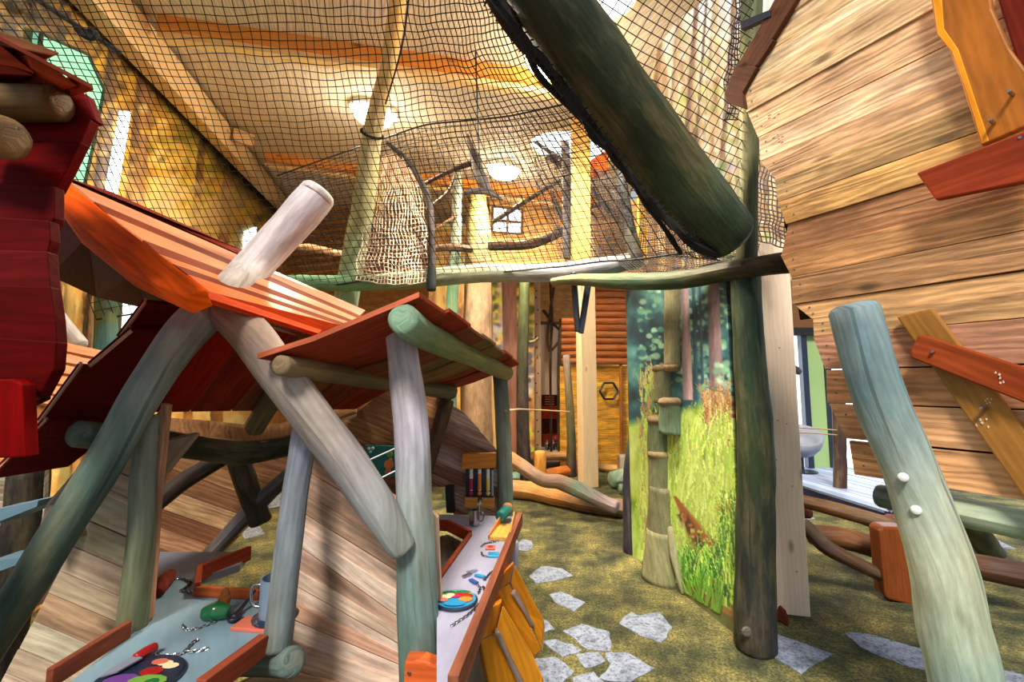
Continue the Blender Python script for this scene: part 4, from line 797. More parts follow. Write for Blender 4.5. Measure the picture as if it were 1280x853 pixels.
pl = log('leaning_pole', [Q(1068, 388, 1.72), Q(1095, 486, 1.70), Q(1138, 590, 1.67), Q(1174, 700, 1.63), Q(1193, 788, 1.61), Q(1206, 853, 1.6), drop(Q(1193, 788, 1.61), Q(1206, 853, 1.6))], [.083, .084, .084, .092, .096, .098, .1], [(126, 148, 156), (116, 146, 154), (166, 180, 170), (190, 198, 172), (176, 192, 170), (146, 172, 160), (110, 146, 138)], ht, n=22)
for (u, v) in ((1129, 597), (1145, 638)): build('bolt_cap', g_lathe(Q(u, v, 1.66) - ray(u, v).normalized() * .083, [(.016, .02), (.016, 0), (.012, -.004), (.003, -.006)], 16, ray(u, v)), 'white', pl, smooth=True)
log('sill_log', [W(1100, 620, -.06), W(1200, 640, -.06), W(1330, 668, -.06)], [.045, .05, .05], [(70, 96, 96), (176, 186, 160), (150, 170, 150)], ht)
log('stilt', [Q(1208, 630, 3.5), Q(1220, 664, 3.55), G(1240, 692, 0)], [.08, .085, .09], [(60, 58, 40), (54, 60, 50), (60, 70, 62)], ht)

# ================================================================== RED HUT (top left)
rh = thing('red_hut', 'nearest hut with deep red lapped boards and orange shingle edge', 'playhouse', V((-1.6, 1.1, 0)))
rY = 1.12
for i, L in enumerate(([(-60, 118), (106, 116), (119, 150), (-60, 170)], [(-60, 158), (112, 148), (99, 180), (-60, 190)], [(-60, 182), (100, 176), (82, 212), (68, 238), (-60, 238)], [(-60, 226), (67, 232), (67, 272), (62, 284), (-60, 276)],
                       [(-60, 268), (60, 275), (62, 300), (58, 318), (-60, 318)], [(-60, 310), (58, 314), (62, 362), (-60, 362)], [(-60, 355), (62, 358), (68, 400), (70, 432), (-60, 424)], [(-60, 418), (70, 427), (67, 462), (48, 497), (-60, 495)], [(-60, 474), (15, 474), (28, 480), (32, 572), (-60, 575)])):
    y = rY - .012 * i if i < 8 else rY - .13
    p = [Q(u, v, y) for u, v in L]; c = (104, 6, 8) if i < 3 else ((84, 6, 7) if i < 8 else (126, 6, 7))
    o = board('red_board', p, 'stain', rh, jit(c, 8), .035, V((0, .03, 0)), bevel=.004)
for L, c in (([(-60, 18), (-10, 34), (77, 66), (66, 70), (-60, 44)], (110, 66, 40)), ([(-60, 42), (0, 55), (46, 92), (20, 84), (-60, 72)], (176, 60, 24)), ([(33, 66), (62, 80), (99, 108), (86, 106), (40, 86)], (186, 66, 26)), ([(92, 92), (108, 104), (119, 114), (108, 112)], (176, 60, 24)), ([(-60, 70), (20, 84), (44, 94), (-60, 90)], (140, 40, 20))):
    board('shingle', [Q(u, v, rY - .1) for u, v in L], 'stain', rh, c, .02, V((-.32, .2, .1)), bevel=.004)
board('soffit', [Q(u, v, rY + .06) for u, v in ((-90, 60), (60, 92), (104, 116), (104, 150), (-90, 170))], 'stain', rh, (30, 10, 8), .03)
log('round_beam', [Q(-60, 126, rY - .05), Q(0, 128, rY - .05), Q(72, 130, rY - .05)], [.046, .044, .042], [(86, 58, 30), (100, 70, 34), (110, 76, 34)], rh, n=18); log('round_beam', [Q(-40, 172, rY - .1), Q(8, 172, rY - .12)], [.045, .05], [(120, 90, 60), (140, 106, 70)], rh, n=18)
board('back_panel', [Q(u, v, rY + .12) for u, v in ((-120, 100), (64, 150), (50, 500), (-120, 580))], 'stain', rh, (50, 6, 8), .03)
build('shade_slab', g_prism([Q(-60, 20, rY - .08), Q(117, 113, rY - .08), Q(117, 112, .5), Q(-60, 19, .5)], (-.002, 0, .006)), 'stain', rh, (110, 40, 24))  # thin eave added towards the camera, shades the red boards from the sun
log('hut_leg', [Q(-120, 500, rY - .02), drop(Q(-120, 480, rY - .02), Q(-122, 560, rY - .02))], .06, (60, 40, 36), rh)

# ================================================================== KITCHEN HUT (left)
kh = thing('kitchen_hut', 'crooked play kitchen hut with orange lapped roof and log frame', 'playhouse', V((-.7, 1.9, 0)))
# orange lapped roof
LP = [(87, 227), (118, 252), (134, 267), (179, 300), (198, 317), (216, 330), (235, 343), (262, 365), (259, 373)]
RP = [(457, 388), (450, 394.5), (448, 398), (440, 400), (436, 402.5), (429, 403.5), (425, 406), (403, 413), (398, 417)]
fc = [(196, 128, 92), (200, 128, 86), (210, 118, 66), (220, 102, 42)]
for k in range(4):
    yl = [1.74 - .05 * x for x in range(9)]; yr = [2.36 - .075 * x for x in range(9)]
    P4 = [Q(*LP[2 * k + d], yl[2 * k + d]) for d in (0, 1, 2)]; R4 = [Q(*RP[2 * k + d], yr[2 * k + d]) for d in (0, 1, 2)]
    o = board('roof_board', [P4[0], R4[0], R4[1], P4[1]], 'orange', kh, fc[k], .02, bevel=.002)
    board('board_edge', [P4[1], R4[1], R4[2], P4[2]], 'stain', o, (116, 48, 24) if k < 3 else (196, 64, 18), .015, bevel=0)
bgp = [(66, 247, 1.55), (76, 222, 1.6), (90, 231, 1.58), (151, 281, 1.45), (258, 362, 1.27), (232, 372, 1.27), (160, 340, 1.38), (94, 287, 1.5)]
board('barge_board', [Q(*p) for p in bgp], 'stain', kh, (255, 92, 8), .035, V((.01, .02, -.045)), bevel=.004)
board('ridge_board', [Q(76, 223, 1.75), Q(120, 238, 1.9), Q(300, 318, 2.3), Q(302, 312, 2.34), Q(140, 240, 1.95), Q(82, 221, 1.78)], 'stain', kh, (110, 34, 20), .02)
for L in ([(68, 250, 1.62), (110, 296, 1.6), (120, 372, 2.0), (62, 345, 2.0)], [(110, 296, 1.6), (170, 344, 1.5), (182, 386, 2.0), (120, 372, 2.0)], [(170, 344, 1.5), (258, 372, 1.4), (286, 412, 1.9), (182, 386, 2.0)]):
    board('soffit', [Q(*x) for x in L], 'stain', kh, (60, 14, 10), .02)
rl_, rr_ = Q(94, 240, 1.98), Q(455, 393, 2.45)
board('rear_shade_roof', [rl_, rr_, rr_ + V((.1, .7, -.3)), rl_ + V((.1, .95, -.45))], 'stain', kh, (110, 50, 34), .02)  # unseen rear slope added to keep daylight out of the hut interior
# left slope shingles
for L, e in (([(150, 424, 1.55), (184, 378, 1.55), (262, 386, 1.85), (226, 424, 1.85)], 0), ([(113, 459, 1.53), (166, 414, 1.53), (250, 414, 1.85), (196, 462, 1.85)], 0), ([(51, 529, 1.5), (103, 458, 1.5), (200, 462, 1.85), (160, 526, 1.85)], 0), ([(-12, 600, 1.46), (32, 556, 1.48), (60, 526, 1.5), (160, 526, 1.85), (86, 584, 1.7)], 1)):
    p = [Q(*x) for x in L]; o = board('roof_shingle', p, 'stain', kh, jit((104, 26, 18), 8), .02, bevel=.003)
    q = p[:2] if not e else [p[0], p[2]]
    o2 = board('cut_edge', [q[0] + V((-.004, -.004, 0)), q[1] + V((-.004, -.004, 0)), q[1] + V((-.014, .004, .016)), q[0] + V((-.014, .004, .016))], 'plank', o, (226, 168, 142), .008, bevel=0)
# red inner roof boards
A0, A1, B0, B1 = Q(180, 516, 1.95), Q(262, 386, 1.78), Q(446, 512, 2.75), Q(520, 470, 2.7)
for k in range(6):
    a, b = k / 6, (k + 1) / 6 - .008
    board('inner_board', [A0.lerp(B0, a), A1.lerp(B1, a), A1.lerp(B1, b), A0.lerp(B0, b)], 'stain', kh, [(150, 34, 20), (136, 44, 26), (134, 76, 46), (126, 80, 50), (128, 60, 36), (140, 50, 30)][k], .02)
log('roof_pole', [(318, 535, 2.35), (352, 478, 2.2)], .05, (104, 92, 64), kh)
# the main logs
pD = [Q(-20, 815, 1.32), Q(60, 690, 1.37), Q(130, 580, 1.43), Q(180, 490, 1.46), Q(230, 420, 1.5), Q(272, 378, 1.58), Q(312, 338, 1.98), Q(385, 258, 2.12), Q(398, 243, 2.14)]
log('bent_log', [drop(pD[1], pD[0], .0)] + pD, [.046, .047, .049, .052, .056, .062, .066, .076, .086, .084], [(40, 56, 50), (44, 66, 58), (54, 74, 66), (78, 98, 90), (130, 140, 138), (128, 124, 118), (140, 130, 124), (190, 182, 184), (206, 198, 202), (206, 198, 198)], kh, n=20)
log('brace_log', [(282, 388, 1.53), (315, 420, 1.53), (350, 470, 1.54), (420, 560, 1.55), (470, 630, 1.55), (503, 686, 1.56)], [.06, .066, .068, .066, .062, .045], [(130, 106, 92), (150, 124, 108), (176, 160, 150), (170, 160, 158), (160, 160, 162), (160, 170, 164)], kh, n=20)
log('brace_log', [(392, 405, 1.9), (352, 395, 1.8), (300, 385, 1.7)], .05, (130, 106, 90), kh)
fF = Q(526, 845, 1.62)
log('front_post', [Q(500, 408, 1.66), Q(508, 480, 1.66), Q(516, 560, 1.65), Q(518, 640, 1.64), Q(521, 740, 1.63), fF, drop(Q(521, 740, 1.63), fF)], [.053, .06, .063, .063, .067, .072, .075], [(196, 182, 188), (192, 182, 194), (178, 176, 192), (156, 168, 168), (116, 142, 136), (94, 118, 110), (80, 100, 92)], kh, n=22)
log('side_post', [(381, 540, 1.72), (366, 640, 1.62), (346, 812, 1.48)], [.045, .043, .043], [(150, 158, 180), (136, 144, 154), (100, 112, 112)], kh, n=18)
log('foot_log', [Q(296, 826, 1.64), Q(340, 826, 1.54), Q(364, 828, 1.46)], [.044, .045, .044], [(80, 90, 84), (96, 112, 106), (100, 118, 114)], kh, n=16)
log('side_post', [(187, 522, 1.55), (180, 590, 1.55), (176, 680, 1.55), (163, 800, 1.55)], [.031, .037, .04, .043], [(130, 132, 130), (126, 130, 118), (110, 116, 92), (96, 104, 78)], kh, n=18)
log('eave_log', [(100, 543, 1.56), (200, 553, 1.95), (310, 566, 2.4), (412, 545, 2.6)], [.046, .05, .06, .05], [(96, 116, 108), (50, 46, 38), (44, 46, 36), (50, 40, 34)], kh, n=16)
log('corner_post', [Q(625, 466, 3.05), Q(630, 560, 3.05), Q(632, 645, 3.05), drop(Q(630, 560, 3.05), Q(632, 645, 3.05))], [.05, .05, .052, .055], [(100, 100, 92), (130, 142, 136), (120, 138, 124), (100, 110, 100)], kh)
for P, R, C in (([(190, 632, 2.4), (232, 600, 2.6), (278, 572, 2.75)], .05, (44, 32, 26)), ([(296, 568, 2.75), (310, 610, 2.75), (326, 652, 2.75)], .062, (36, 26, 22)), ([(262, 694, 2.7), (320, 632, 2.75), (368, 588, 2.75)], .045, (70, 66, 70)), ([(558, 502, 2.98), (545, 545, 2.98), (530, 592, 2.98)], .05, (76, 46, 32))):
    log('inner_brace', P, R, C, kh)
# front plank wall, fanning planks
ly = [548, 585, 612, 636, 656, 677, 706, 727, 748, 770, 795, 830, 872]; ry = [636, 668, 700, 726, 752, 784, 798, 815, 826, 838, 856, 886, 918]
wc = [(196, 152, 128), (206, 166, 142), (182, 148, 126), (222, 190, 168), (226, 200, 182), (190, 156, 136), (214, 186, 164), (220, 194, 176), (206, 160, 134), (214, 188, 170), (222, 196, 176), (196, 166, 142)]
for i in range(12):
    gx = lambda y: np.interp(y, [540, 640, 812, 880], [386, 370, 350, 338])
    p = [Q(gx(ly[i]), ly[i] + 1.2, 1.86 + .008 * (i % 2)), Q(516, ry[i] + 1.2, 1.74 + .008 * (i % 2)), Q(516, ry[i + 1], 1.74 + .008 * (i % 2)), Q(gx(ly[i + 1]), ly[i + 1], 1.86 + .008 * (i % 2))]
    board('wall_plank', p, 'pale', kh, tuple(min(255, x * 1.1 + 8) for x in wc[i]), .022)
board('wall_edge', [Q(u, v, 1.7) for u, v in ((540, 640), (547, 648), (551, 740), (554, 850), (548, 850), (543, 740))], 'plank', kh, (222, 186, 162), .03)
# inner left wall (pale planks) and outer edge
plank_fill(kh, [Q(204, 508, 1.7), Q(178, 790, 1.66), Q(60, 880, 1.62), Q(-10, 880, 1.62), Q(150, 560, 1.66)], Q(150, 772, 1.66) - Q(90, 748, 1.64), .085, [(206, 186, 160), (196, 172, 142), (190, 176, 150), (176, 140, 110)], 'pale')
board('wall_edge', [Q(u, v, 1.6) for u, v in ((201, 504), (208, 506), (196, 620), (184, 784), (177, 784), (190, 620))], 'plank', kh, (186, 136, 106), .03)
for a, b in (((118, 572), (66, 632)), ((66, 632), (48, 690)), ((48, 690), (-10, 782))):
    board('outer_plank', [Q(a[0], a[1], 1.6), Q(b[0], b[1], 1.55), Q(b[0] - 8, b[1] - 2, 1.55), Q(a[0] - 8, a[1] - 2, 1.6)], 'plank', kh, (150, 130, 112), .02, V((.16, .3, .05)))
# back walls
bc = [(150, 108, 74), (164, 126, 88), (126, 86, 56), (172, 138, 100), (112, 74, 52)]
plank_fill(kh, [Q(*p, 3.0) for p in ((185, 560), (392, 535), (376, 588), (276, 694), (185, 732))], Q(300, 660, 3) - Q(200, 625, 3), .11, bc)
plank_fill(kh, [Q(*p, 2.95) for p in ((372, 545), (440, 520), (505, 470), (566, 492), (534, 600), (505, 650), (372, 610))], Q(500, 585, 3) - Q(400, 540, 3), .1, [(150, 100, 66), (130, 84, 54), (160, 112, 70)])
for L in (((536, 609), (556, 502), (580, 516), (632, 576), (634, 609)), ((566, 609), (634, 609), (636, 646), (567, 644)), ((530, 609), (537, 609), (537, 644), (530, 644))):
    plank_fill(kh, [Q(*p, 3.05) for p in L], Q(600, 626, 3) - Q(540, 600, 3), .095, [(176, 138, 122), (160, 116, 96), (190, 160, 150), (150, 104, 82), (200, 166, 150)])
board('hole_jamb', [Q(u, v, 3.0) for u, v in ((556, 608), (566, 608), (568, 642), (558, 642))], 'black', kh, (60, 60, 56), .06)
# shelf with wavy pale edge
fr = [(205, 540, 2.1), (262, 546, 2.25), (318, 553, 2.4), (350, 551, 2.47), (380, 541, 2.55), (446, 517, 2.72)]; bk = [(205, 522, 2.4), (262, 526, 2.5), (318, 532, 2.6), (350, 530, 2.68), (380, 520, 2.76), (446, 500, 2.9)]
for i in range(5):
    o = board('shelf_board', [Q(*fr[i]), Q(*fr[i + 1]), Q(*bk[i + 1]), Q(*bk[i])], 'plank', kh, (150, 104, 66), .02, V((0, 0, -.016)))
    p, q = Q(*fr[i]), Q(*fr[i + 1]); board('cut_edge', [p + V((0, -.003, 0)), q + V((0, -.003, 0)), q + V((0, -.003, -.016)), p + V((0, -.003, -.016))], 'plank', o, (214, 170, 124), .003, bevel=0)
# canopy
log('canopy_log', [(505, 400, 1.4), (540, 424, 1.75), (590, 446, 2.4), (633, 467, 3.05)], [.05, .054, .052, .05], [(126, 160, 134), (110, 130, 84), (124, 128, 84), (140, 120, 90)], kh, n=18)
log('canopy_log', [(352, 457, 1.42), (420, 467, 1.8), (500, 480, 2.5), (564, 490, 3.0)], [.033, .04, .048, .05], [(150, 126, 96), (112, 92, 66), (90, 78, 54), (80, 80, 56)], kh, n=18)
cc = [(160, 62, 38), (146, 52, 32), (120, 66, 42), (122, 96, 66), (126, 96, 64), (136, 66, 40), (140, 50, 30)]
for k in range(7):
    a, b = k / 7, min(1.05, (k + 1.18) / 7); up = V((0, 0, .012 * (k % 2)))
    L0, L1 = Q(322, 449, 1.42).lerp(Q(556, 488, 3.1), a), Q(322, 449, 1.42).lerp(Q(556, 488, 3.1), b)
    R0, R1 = Q(524 + 6 * (k > 0), 372, 1.4).lerp(Q(648, 455, 3.1), a), Q(524 + 6 * (k > 0), 372, 1.4).lerp(Q(648, 455, 3.1), b)
    M0, M1 = L0.lerp(R0, .35) + V((0, 0, -.012)), L1.lerp(R1, .35) + V((0, 0, -.012))
    o = board('canopy_board', [L0 + up, M0 + up, R0 + up, R1 + up, M1 + up, L1 + up], 'stain', kh, cc[k], .016, V((0, .004, .016)))
    if k == 0: board('cut_edge', [L0 + V((0, -.004, 0)), M0 + V((0, -.004, 0)), R0 + V((0, -.004, 0)), R0 + V((0, -.004, .017)), M0 + V((0, -.004, .017)), L0 + V((0, -.004, .017))], 'stain', o, (206, 108, 76), .003, bevel=0)
# counters
CZ = .72
def C(u, v, dz=0.0): return G(u, v, CZ + dz)
M['counter'] = wood_mat('counter_paint', along=3, across=9, knots=False, rough=.45, lo=.92, hi=1.07, blotch=(.86, 1.12), bump=.03, figure=(.98, 1.01))
RC = (160, 160, 186); LCc = (120, 146, 160)
build('counter_top', g_prism([C(u, v) for u, v in ((536, 643), (643, 646), (572, 862), (546, 862), (546, 727), (588, 672), (588, 663), (560, 652), (536, 651))], (0, 0, -.03)), 'counter', kh, RC)
def rail(a, b, wd, ht_, c, dz=0, name='counter_rail', mat='stain'):
    a, b = C(*a), C(*b); t_ = (b - a).normalized(); s = V((0, 0, 1)).cross(t_); z = V((0, 0, dz))
    return build(name, g_prism2([a + s * wd / 2 + z, a - s * wd / 2 + z, b - s * wd / 2 + z, b + s * wd / 2 + z], V((0, 0, ht_)), t_), mat, kh, c, bevel=.003)
rail((650, 647), (566, 860), .03, .075, (140, 82, 60), -.045)
rail((546, 728), (588, 670), .02, .06, (150, 70, 44), -.045, 'basin_rim'); rail((588, 667), (560, 654), .02, .06, (150, 60, 38), -.045, 'basin_rim'); rail((560, 654), (538, 653), .02, .06, (150, 60, 38), -.045, 'basin_rim')
board('basin_floor', [G(u, v, CZ - .12) for u, v in ((520, 680), (560, 668), (600, 690), (550, 790), (520, 790))], 'plank', kh, (110, 106, 104), .02, V((0, 0, -.02)))
for (a, b, h0) in (((645, 655), (612, 742), -.5), ((612, 742), (566, 862), -.62)):
    p, q = C(*a), C(*b); board('apron', [p + V((-.05, .01, -.04)), q + V((-.05, .01, -.04)), q + V((-.07, .01, h0)), p + V((-.07, .01, h0))], 'plank', kh, (110, 106, 112), .02)
log('counter_leg', [C(640, 668) + V((0, 0, -.04)), V((C(640, 668).x, C(640, 668).y, 0))], .035, (150, 156, 180), kh, n=10)
o = board('corner_block', [Q(u, v, 1.5) for u, v in ((506, 827), (530, 828), (561, 839), (562, 880), (503, 880))], 'orange', kh, (226, 104, 50), .06, bevel=.006); build('screw', g_lathe(Q(511, 842, 1.495), [(.006, 0), (.004, -.003)], 10, V((0, 1, 0))), 'metal', o)
build('counter_top', g_prism([C(u, v) for u, v in ((20, 905), (160, 797), (190, 775), (200, 722), (248, 722), (246, 745), (324, 749), (340, 760), (331, 806), (250, 866), (200, 905))], (0, 0, -.03)), 'counter', kh, LCc)
build('counter_top', g_prism([C(u, v) for u, v in ((195, 722), (200, 690), (312, 690), (300, 706), (250, 722))], (0, 0, -.03)), 'counter', kh, (110, 112, 124))
rail((60, 862), (160, 797), .02, .05, (120, 62, 44), 0); rail((329, 806), (250, 866), .03, .06, (150, 72, 50), -.03)
rail((243, 745), (324, 750), .02, .035, (170, 84, 46), 0); rail((250, 722), (312, 697), .02, .06, (130, 52, 34), -.01); rail((246, 746), (249, 722), .02, .05, (150, 66, 40), 0)
for u, v in ((60, 880), (240, 850)): p = C(u, v); log('counter_leg', [p + V((0, .05, -.03)), V((p.x, p.y + .05, 0))], .04, (90, 80, 70), kh, n=10)
o = board('wall_plank', [Q(u, v, 1.62) for u, v in ((270, 870), (335, 838), (520, 880), (520, 920), (270, 920))], 'plank', kh, (190, 150, 118), .022)

# neighbouring hut seen through the gap
nh = thing('far_hut', 'small hut beyond the kitchen hut with pale lapped roof boards', 'playhouse', V((-2.6, 3.3, 0)))
for k in range(6):
    v = 424 + k * 13
    board('roof_board', [Q(62 - 8 * k, v, 2.7 - .03 * k), Q(136 - 2 * k, v + 16, 2.7 - .03 * k), Q(136 - 2 * k, v + 26, 2.68 - .03 * k), Q(58 - 8 * k, v + 10, 2.66 - .03 * k)], 'orange', nh, jit((206, 132, 92), 14), .03)
board('gable', [Q(u, v, 2.55) for u, v in ((28, 505), (82, 492), (70, 560), (20, 600))], 'plank', nh, (176, 116, 66), .03)
plank_fill(nh, [Q(u, v, 2.3) for u, v in ((-30, 590), (56, 582), (52, 720), (-30, 730))], V((1, 0, -.05)), .16, [(196, 186, 160), (170, 160, 140), (206, 190, 150)])
log('hut_post', [Q(36, 588, 2.3), Q(32, 640, 2.3), Q(22, 700, 2.3), drop(Q(32, 640, 2.3), Q(22, 700, 2.3))], .08, (40, 34, 32), nh)
for L in ([(-20, 640), (48, 626), (46, 634), (-20, 660)], [(-20, 704), (38, 694), (34, 702), (-20, 722)]): board('counter_top', [Q(u, v, 2.0) for u, v in L], 'counter', nh, (96, 124, 140), .03, V((0, .15, 0)))
trunk('teal_post', 'teal post standing before the autumn wall print', 'post', [Q(134, 366, 3.5), Q(133, 400, 3.5), Q(132, 442, 3.5), drop(Q(134, 366, 3.5), Q(132, 442, 3.5))], .075, [(70, 110, 110), (96, 110, 70), (60, 120, 130), (60, 90, 90)])
trunk('top_rail', 'pale green rail meeting the teal post', 'rail', [Q(58, 342, 3.5), Q(95, 352, 3.5), Q(136, 370, 3.5)], .045, (156, 190, 166))
trunk('slanting_pole', 'grey white pole slanting behind the red hut', 'pole', [Q(62, 388, 2.95), Q(80, 412, 2.95), Q(96, 432, 2.95)], .06, (206, 200, 200))

# ================================================================== THINGS ON THE COUNTERS
def disc(u, v, r, h, mat, parent, dz=0.0, n=26, name='disc', sy=1.0):
    c = C(u, v) + V((0, 0, dz)); g = g_lathe(c, [(r * .94, 0), (r, h * .3), (r, h * .7), (r * .94, h)], n); return build(name, g, mat, parent)
def blob_on(c, pts, h, mat, parent, name): return build(name, g_prism([c + V((x, y, 0)) for x, y in pts], (0, 0, h)), mat, parent)
def ell(cx, cy, rx, ry, n=10, a0=0): return [(cx + rx * math.cos(a0 + 2 * math.pi * i / n), cy + ry * math.sin(a0 + 2 * math.pi * i / n)) for i in range(n)]
# food plate, right counter
c = C(570, 753); t = thing('food_plate', 'round navy plate with printed salad tomato and bread on the long counter', 'plate', c)
disc(570, 753, .078, .012, 'navy', t, 0, name='plate_disc'); disc(570, 753, .071, .001, 'cyan', t, .0121, name='picture'); z = c + V((0, 0, .0132))
for i, (x, y, rx, ry, mt, nm) in enumerate(((0, .045, .05, .016, 'leaf', 'salad'), (.02, .052, .026, .01, 'green', 'salad'), (-.03, .048, .022, .01, 'green', 'salad'), (.015, .026, .03, .014, 'red', 'tomato'), (.04, .02, .018, .012, 'red', 'tomato'), (-.005, .018, .016, .01, 'magenta', 'tomato'), (.036, -.008, .022, .015, 'amber', 'carrot'), (-.04, .01, .022, .013, 'cream', 'bread'), (-.046, -.014, .018, .011, 'coral', 'bread'), (-.022, .022, .014, .01, 'cream', 'bread'), (0, -.04, .035, .016, 'cyan', 'water'))):
    blob_on(z + V((0, 0, .0004 * i)), ell(x, y - .004, rx * 1.15, ry * 1.35), .0008, mt, t, nm)
chain('chain', [C(566, 783), C(585, 770), C(600, 755), C(606, 742), C(604, 735)], 'metal', t, .011, .002)
# key like tags
t = thing('blue_tag', 'blue and silver tag pair on a chain lying on the long counter', 'tag', C(595, 724))
for (u, v, ang, mt) in ((590, 716, .6, 'steel_blue'), (584, 721, .9, 'metal'), (600, 722, -.5, 'cyan'), (592, 729, -.9, 'blue')):
    p = C(u, v); X = V((math.cos(ang), math.sin(ang), 0)); build('tag_plate', g_box(p + V((0, 0, .006)), .045, .018, .005, (X, V((-X.y, X.x, 0)), V((0, 0, 1)))), mt, t)
chain('chain', [C(594, 730), C(600, 736), C(598, 744)], 'metal', t, .010, .0018); chain('chain', [C(606, 726), C(614, 717), C(622, 716), C(620, 722)], 'metal', t, .011, .002)
t = thing('picture_tile', 'small coral picture tile with wire loops on the long counter', 'tile', C(613, 685)); build('tile', g_box(C(613, 686) + V((0, 0, .004)), .048, .05, .008), 'coral', t, bevel=.002); build('picture', g_box(C(613, 686) + V((0, 0, .0085)), .024, .026, .001), 'red', t); chain('chain', [C(602, 684), C(606, 681), C(614, 679), C(622, 678)], 'metal', t, .011, .002)
t = thing('blue_tile', 'small blue square tile beside the coral tile', 'tile', C(618, 694)); build('tile', g_box(C(617, 695) + V((0, 0, .004)), .05, .055, .008), 'cyan', t, bevel=.002); chain('chain', [C(602, 692), C(604, 696), C(611, 697)], 'metal', t, .010, .0018)
# wooden slide with teal roller
t = thing('wooden_grater', 'yellow wooden block with teal roller on the long counter', 'toy', C(626, 668))
build('base', g_prism([C(612, 676), C(634, 677), C(640, 660), C(626, 658)], (0, 0, .02)), 'orange', t, (236, 180, 84), bevel=.003)
for a, b in (((610, 675), (627, 657)), ((635, 678), (642, 656))): p, q = C(*a), C(*b); build('cheek', g_prism([p, q, q + V((0, 0, .07)), p + V((0, 0, .02))], (.008, 0, 0)), 'orange', t, (206, 130, 50))
build('roller', g_log([C(628, 660) + V((-.01, 0, .06)), C(634, 655) + V((0, .06, .06))], .03, (40, 130, 130), 14, 3, 0), 'teal', t, smooth=True); build('roller_cap', g_log([C(634, 655) + V((0, .055, .06)), C(634, 655) + V((.002, .1, .062))], .031, (176, 110, 66), 14, 2, 0), 'stain', t, smooth=True)
# metal cup
def cup(name, label, c, r, h, mt, handle, lip=True):
    t = thing(name, label, 'cup', c); build('wall', g_lathe(c, [(r * .92, 0), (r, h * .05), (r, h), (r * .9, h), (r * .88, h * .1)], 22), mt, t, smooth=False)
    a = [c + V((handle * (r + x), 0, h * y)) for x, y in ((0, .8), (r * .6, .78), (r * .7, .5), (r * .5, .3), (0, .25))]; build('handle', g_log(a, .005, (200, 200, 200), 6, 4, 0), 'metal', t, smooth=True); return t
cup('metal_cup', 'small steel cup below the coloured tube box', C(593, 657), .03, .085, 'metal', 1)
t = cup('tin_mug', 'blue grey tin mug standing on the coral trivet', C(344, 777) + V((0, 0, .012)), .05, .13, 'steel_blue', -1); build('foot', g_lathe(LOC[t], [(.07, 0), (.072, .006), (.05, .012)], 22), 'navy', t)
t = thing('trivet', 'flat coral trivet under the tin mug', 'trivet', C(310, 785)); build('plate', g_prism([C(287, 789), C(352, 795), C(360, 777), C(308, 774)], (0, 0, .011)), 'coral', t, bevel=.002)
# plate with knife
c = C(172, 852); t = thing('food_plate', 'navy plate with printed vegetables under the toy knife', 'plate', c); disc(172, 852, .105, .012, 'navy', t, name='plate_disc'); z = c + V((0, 0, .0124))
for i, (x, y, rx, ry, mt, nm) in enumerate(((-.03, -.02, .045, .03, 'violet', 'cabbage'), (.02, .02, .03, .02, 'red', 'pepper'), (.04, -.02, .05, .025, 'leaf', 'salad'), (.055, -.03, .02, .02, 'green', 'salad'), (.03, .055, .022, .012, 'cream', 'egg'), (.055, .042, .022, .013, 'cream', 'egg'), (.012, .06, .022, .014, 'coral', 'ham'))): blob_on(z + V((0, 0, .0004 * i)), ell(x, y, rx, ry), .001, mt, t, nm)
t = thing('toy_knife', 'toy knife with grey blade and red handle on a chain', 'knife', C(165, 833))
k0, k1, k2 = C(124, 858) + V((0, 0, .02)), C(169, 832) + V((0, 0, .02)), C(193, 818) + V((0, 0, .02)); dr = (k1 - k0).normalized(); sd = V((-dr.y, dr.x, 0))
build('blade', g_prism([k0, k0.lerp(k1, .3) - sd * .022, k1 - sd * .024, k1 + sd * .012, k0.lerp(k1, .4) + sd * .012], (0, 0, .004)), 'chair_grey', t); build('handle', g_log([k1, k1.lerp(k2, .5), k2], [.012, .014, .012], (160, 24, 26), 10, 3, 0), 'red', t, smooth=True)
chain('chain', [C(196, 820), C(210, 822), C(228, 818), C(240, 806), C(246, 802)], 'metal', t, .011, .002); chain('chain', [C(228, 818), C(245, 816), C(262, 812)], 'metal', t, .011, .002)
# green pear-like toy
c = C(268, 776); t = thing('toy_pear', 'shiny green toy fruit with brown stalk on a chain', 'toy', c)
build('fruit', g_log([c + V((-.035, 0, .022)), c + V((0, .006, .026)), c + V((.035, .012, .022))], [.022, .032, .022], (24, 110, 58), 14, 5, .12), 'green', t, smooth=True); build('stalk', g_log([c + V((0, .03, .025)), c + V((0, .05, .045)), c + V((-.004, .06, .075))], [.02, .02, .01], (150, 90, 44), 10, 4, 0), 'stain', t, smooth=True)
chain('chain', [c + V((.01, -.02, 0)), C(250, 786), C(234, 789), C(228, 783)], 'metal', t, .01, .0018)
t = thing('ladle', 'small dark metal ladle leaning towards the tin mug', 'spoon', C(300, 776)); build('handle', g_log([C(292, 777) + V((0, 0, .01)), C(303, 766) + V((0, 0, .02)), C(318, 757) + V((0, 0, .05))], [.012, .007, .005], (60, 66, 80), 8, 5, 0), 'dark_metal', t, smooth=True); build('bowl', g_lathe(C(292, 778), [(.005, 0), (.018, .006), (.022, .018), (.018, .018), (.004, .006)], 14), 'dark_metal', t, smooth=True)
t = thing('chain_heap', 'heap of dark chain beside the notch in the counter', 'chain', C(232, 738)); chain('links', [C(212, 728), C(225, 724), C(238, 730), C(230, 738), C(240, 742), C(225, 740)], 'metal', t, .012, .0022)
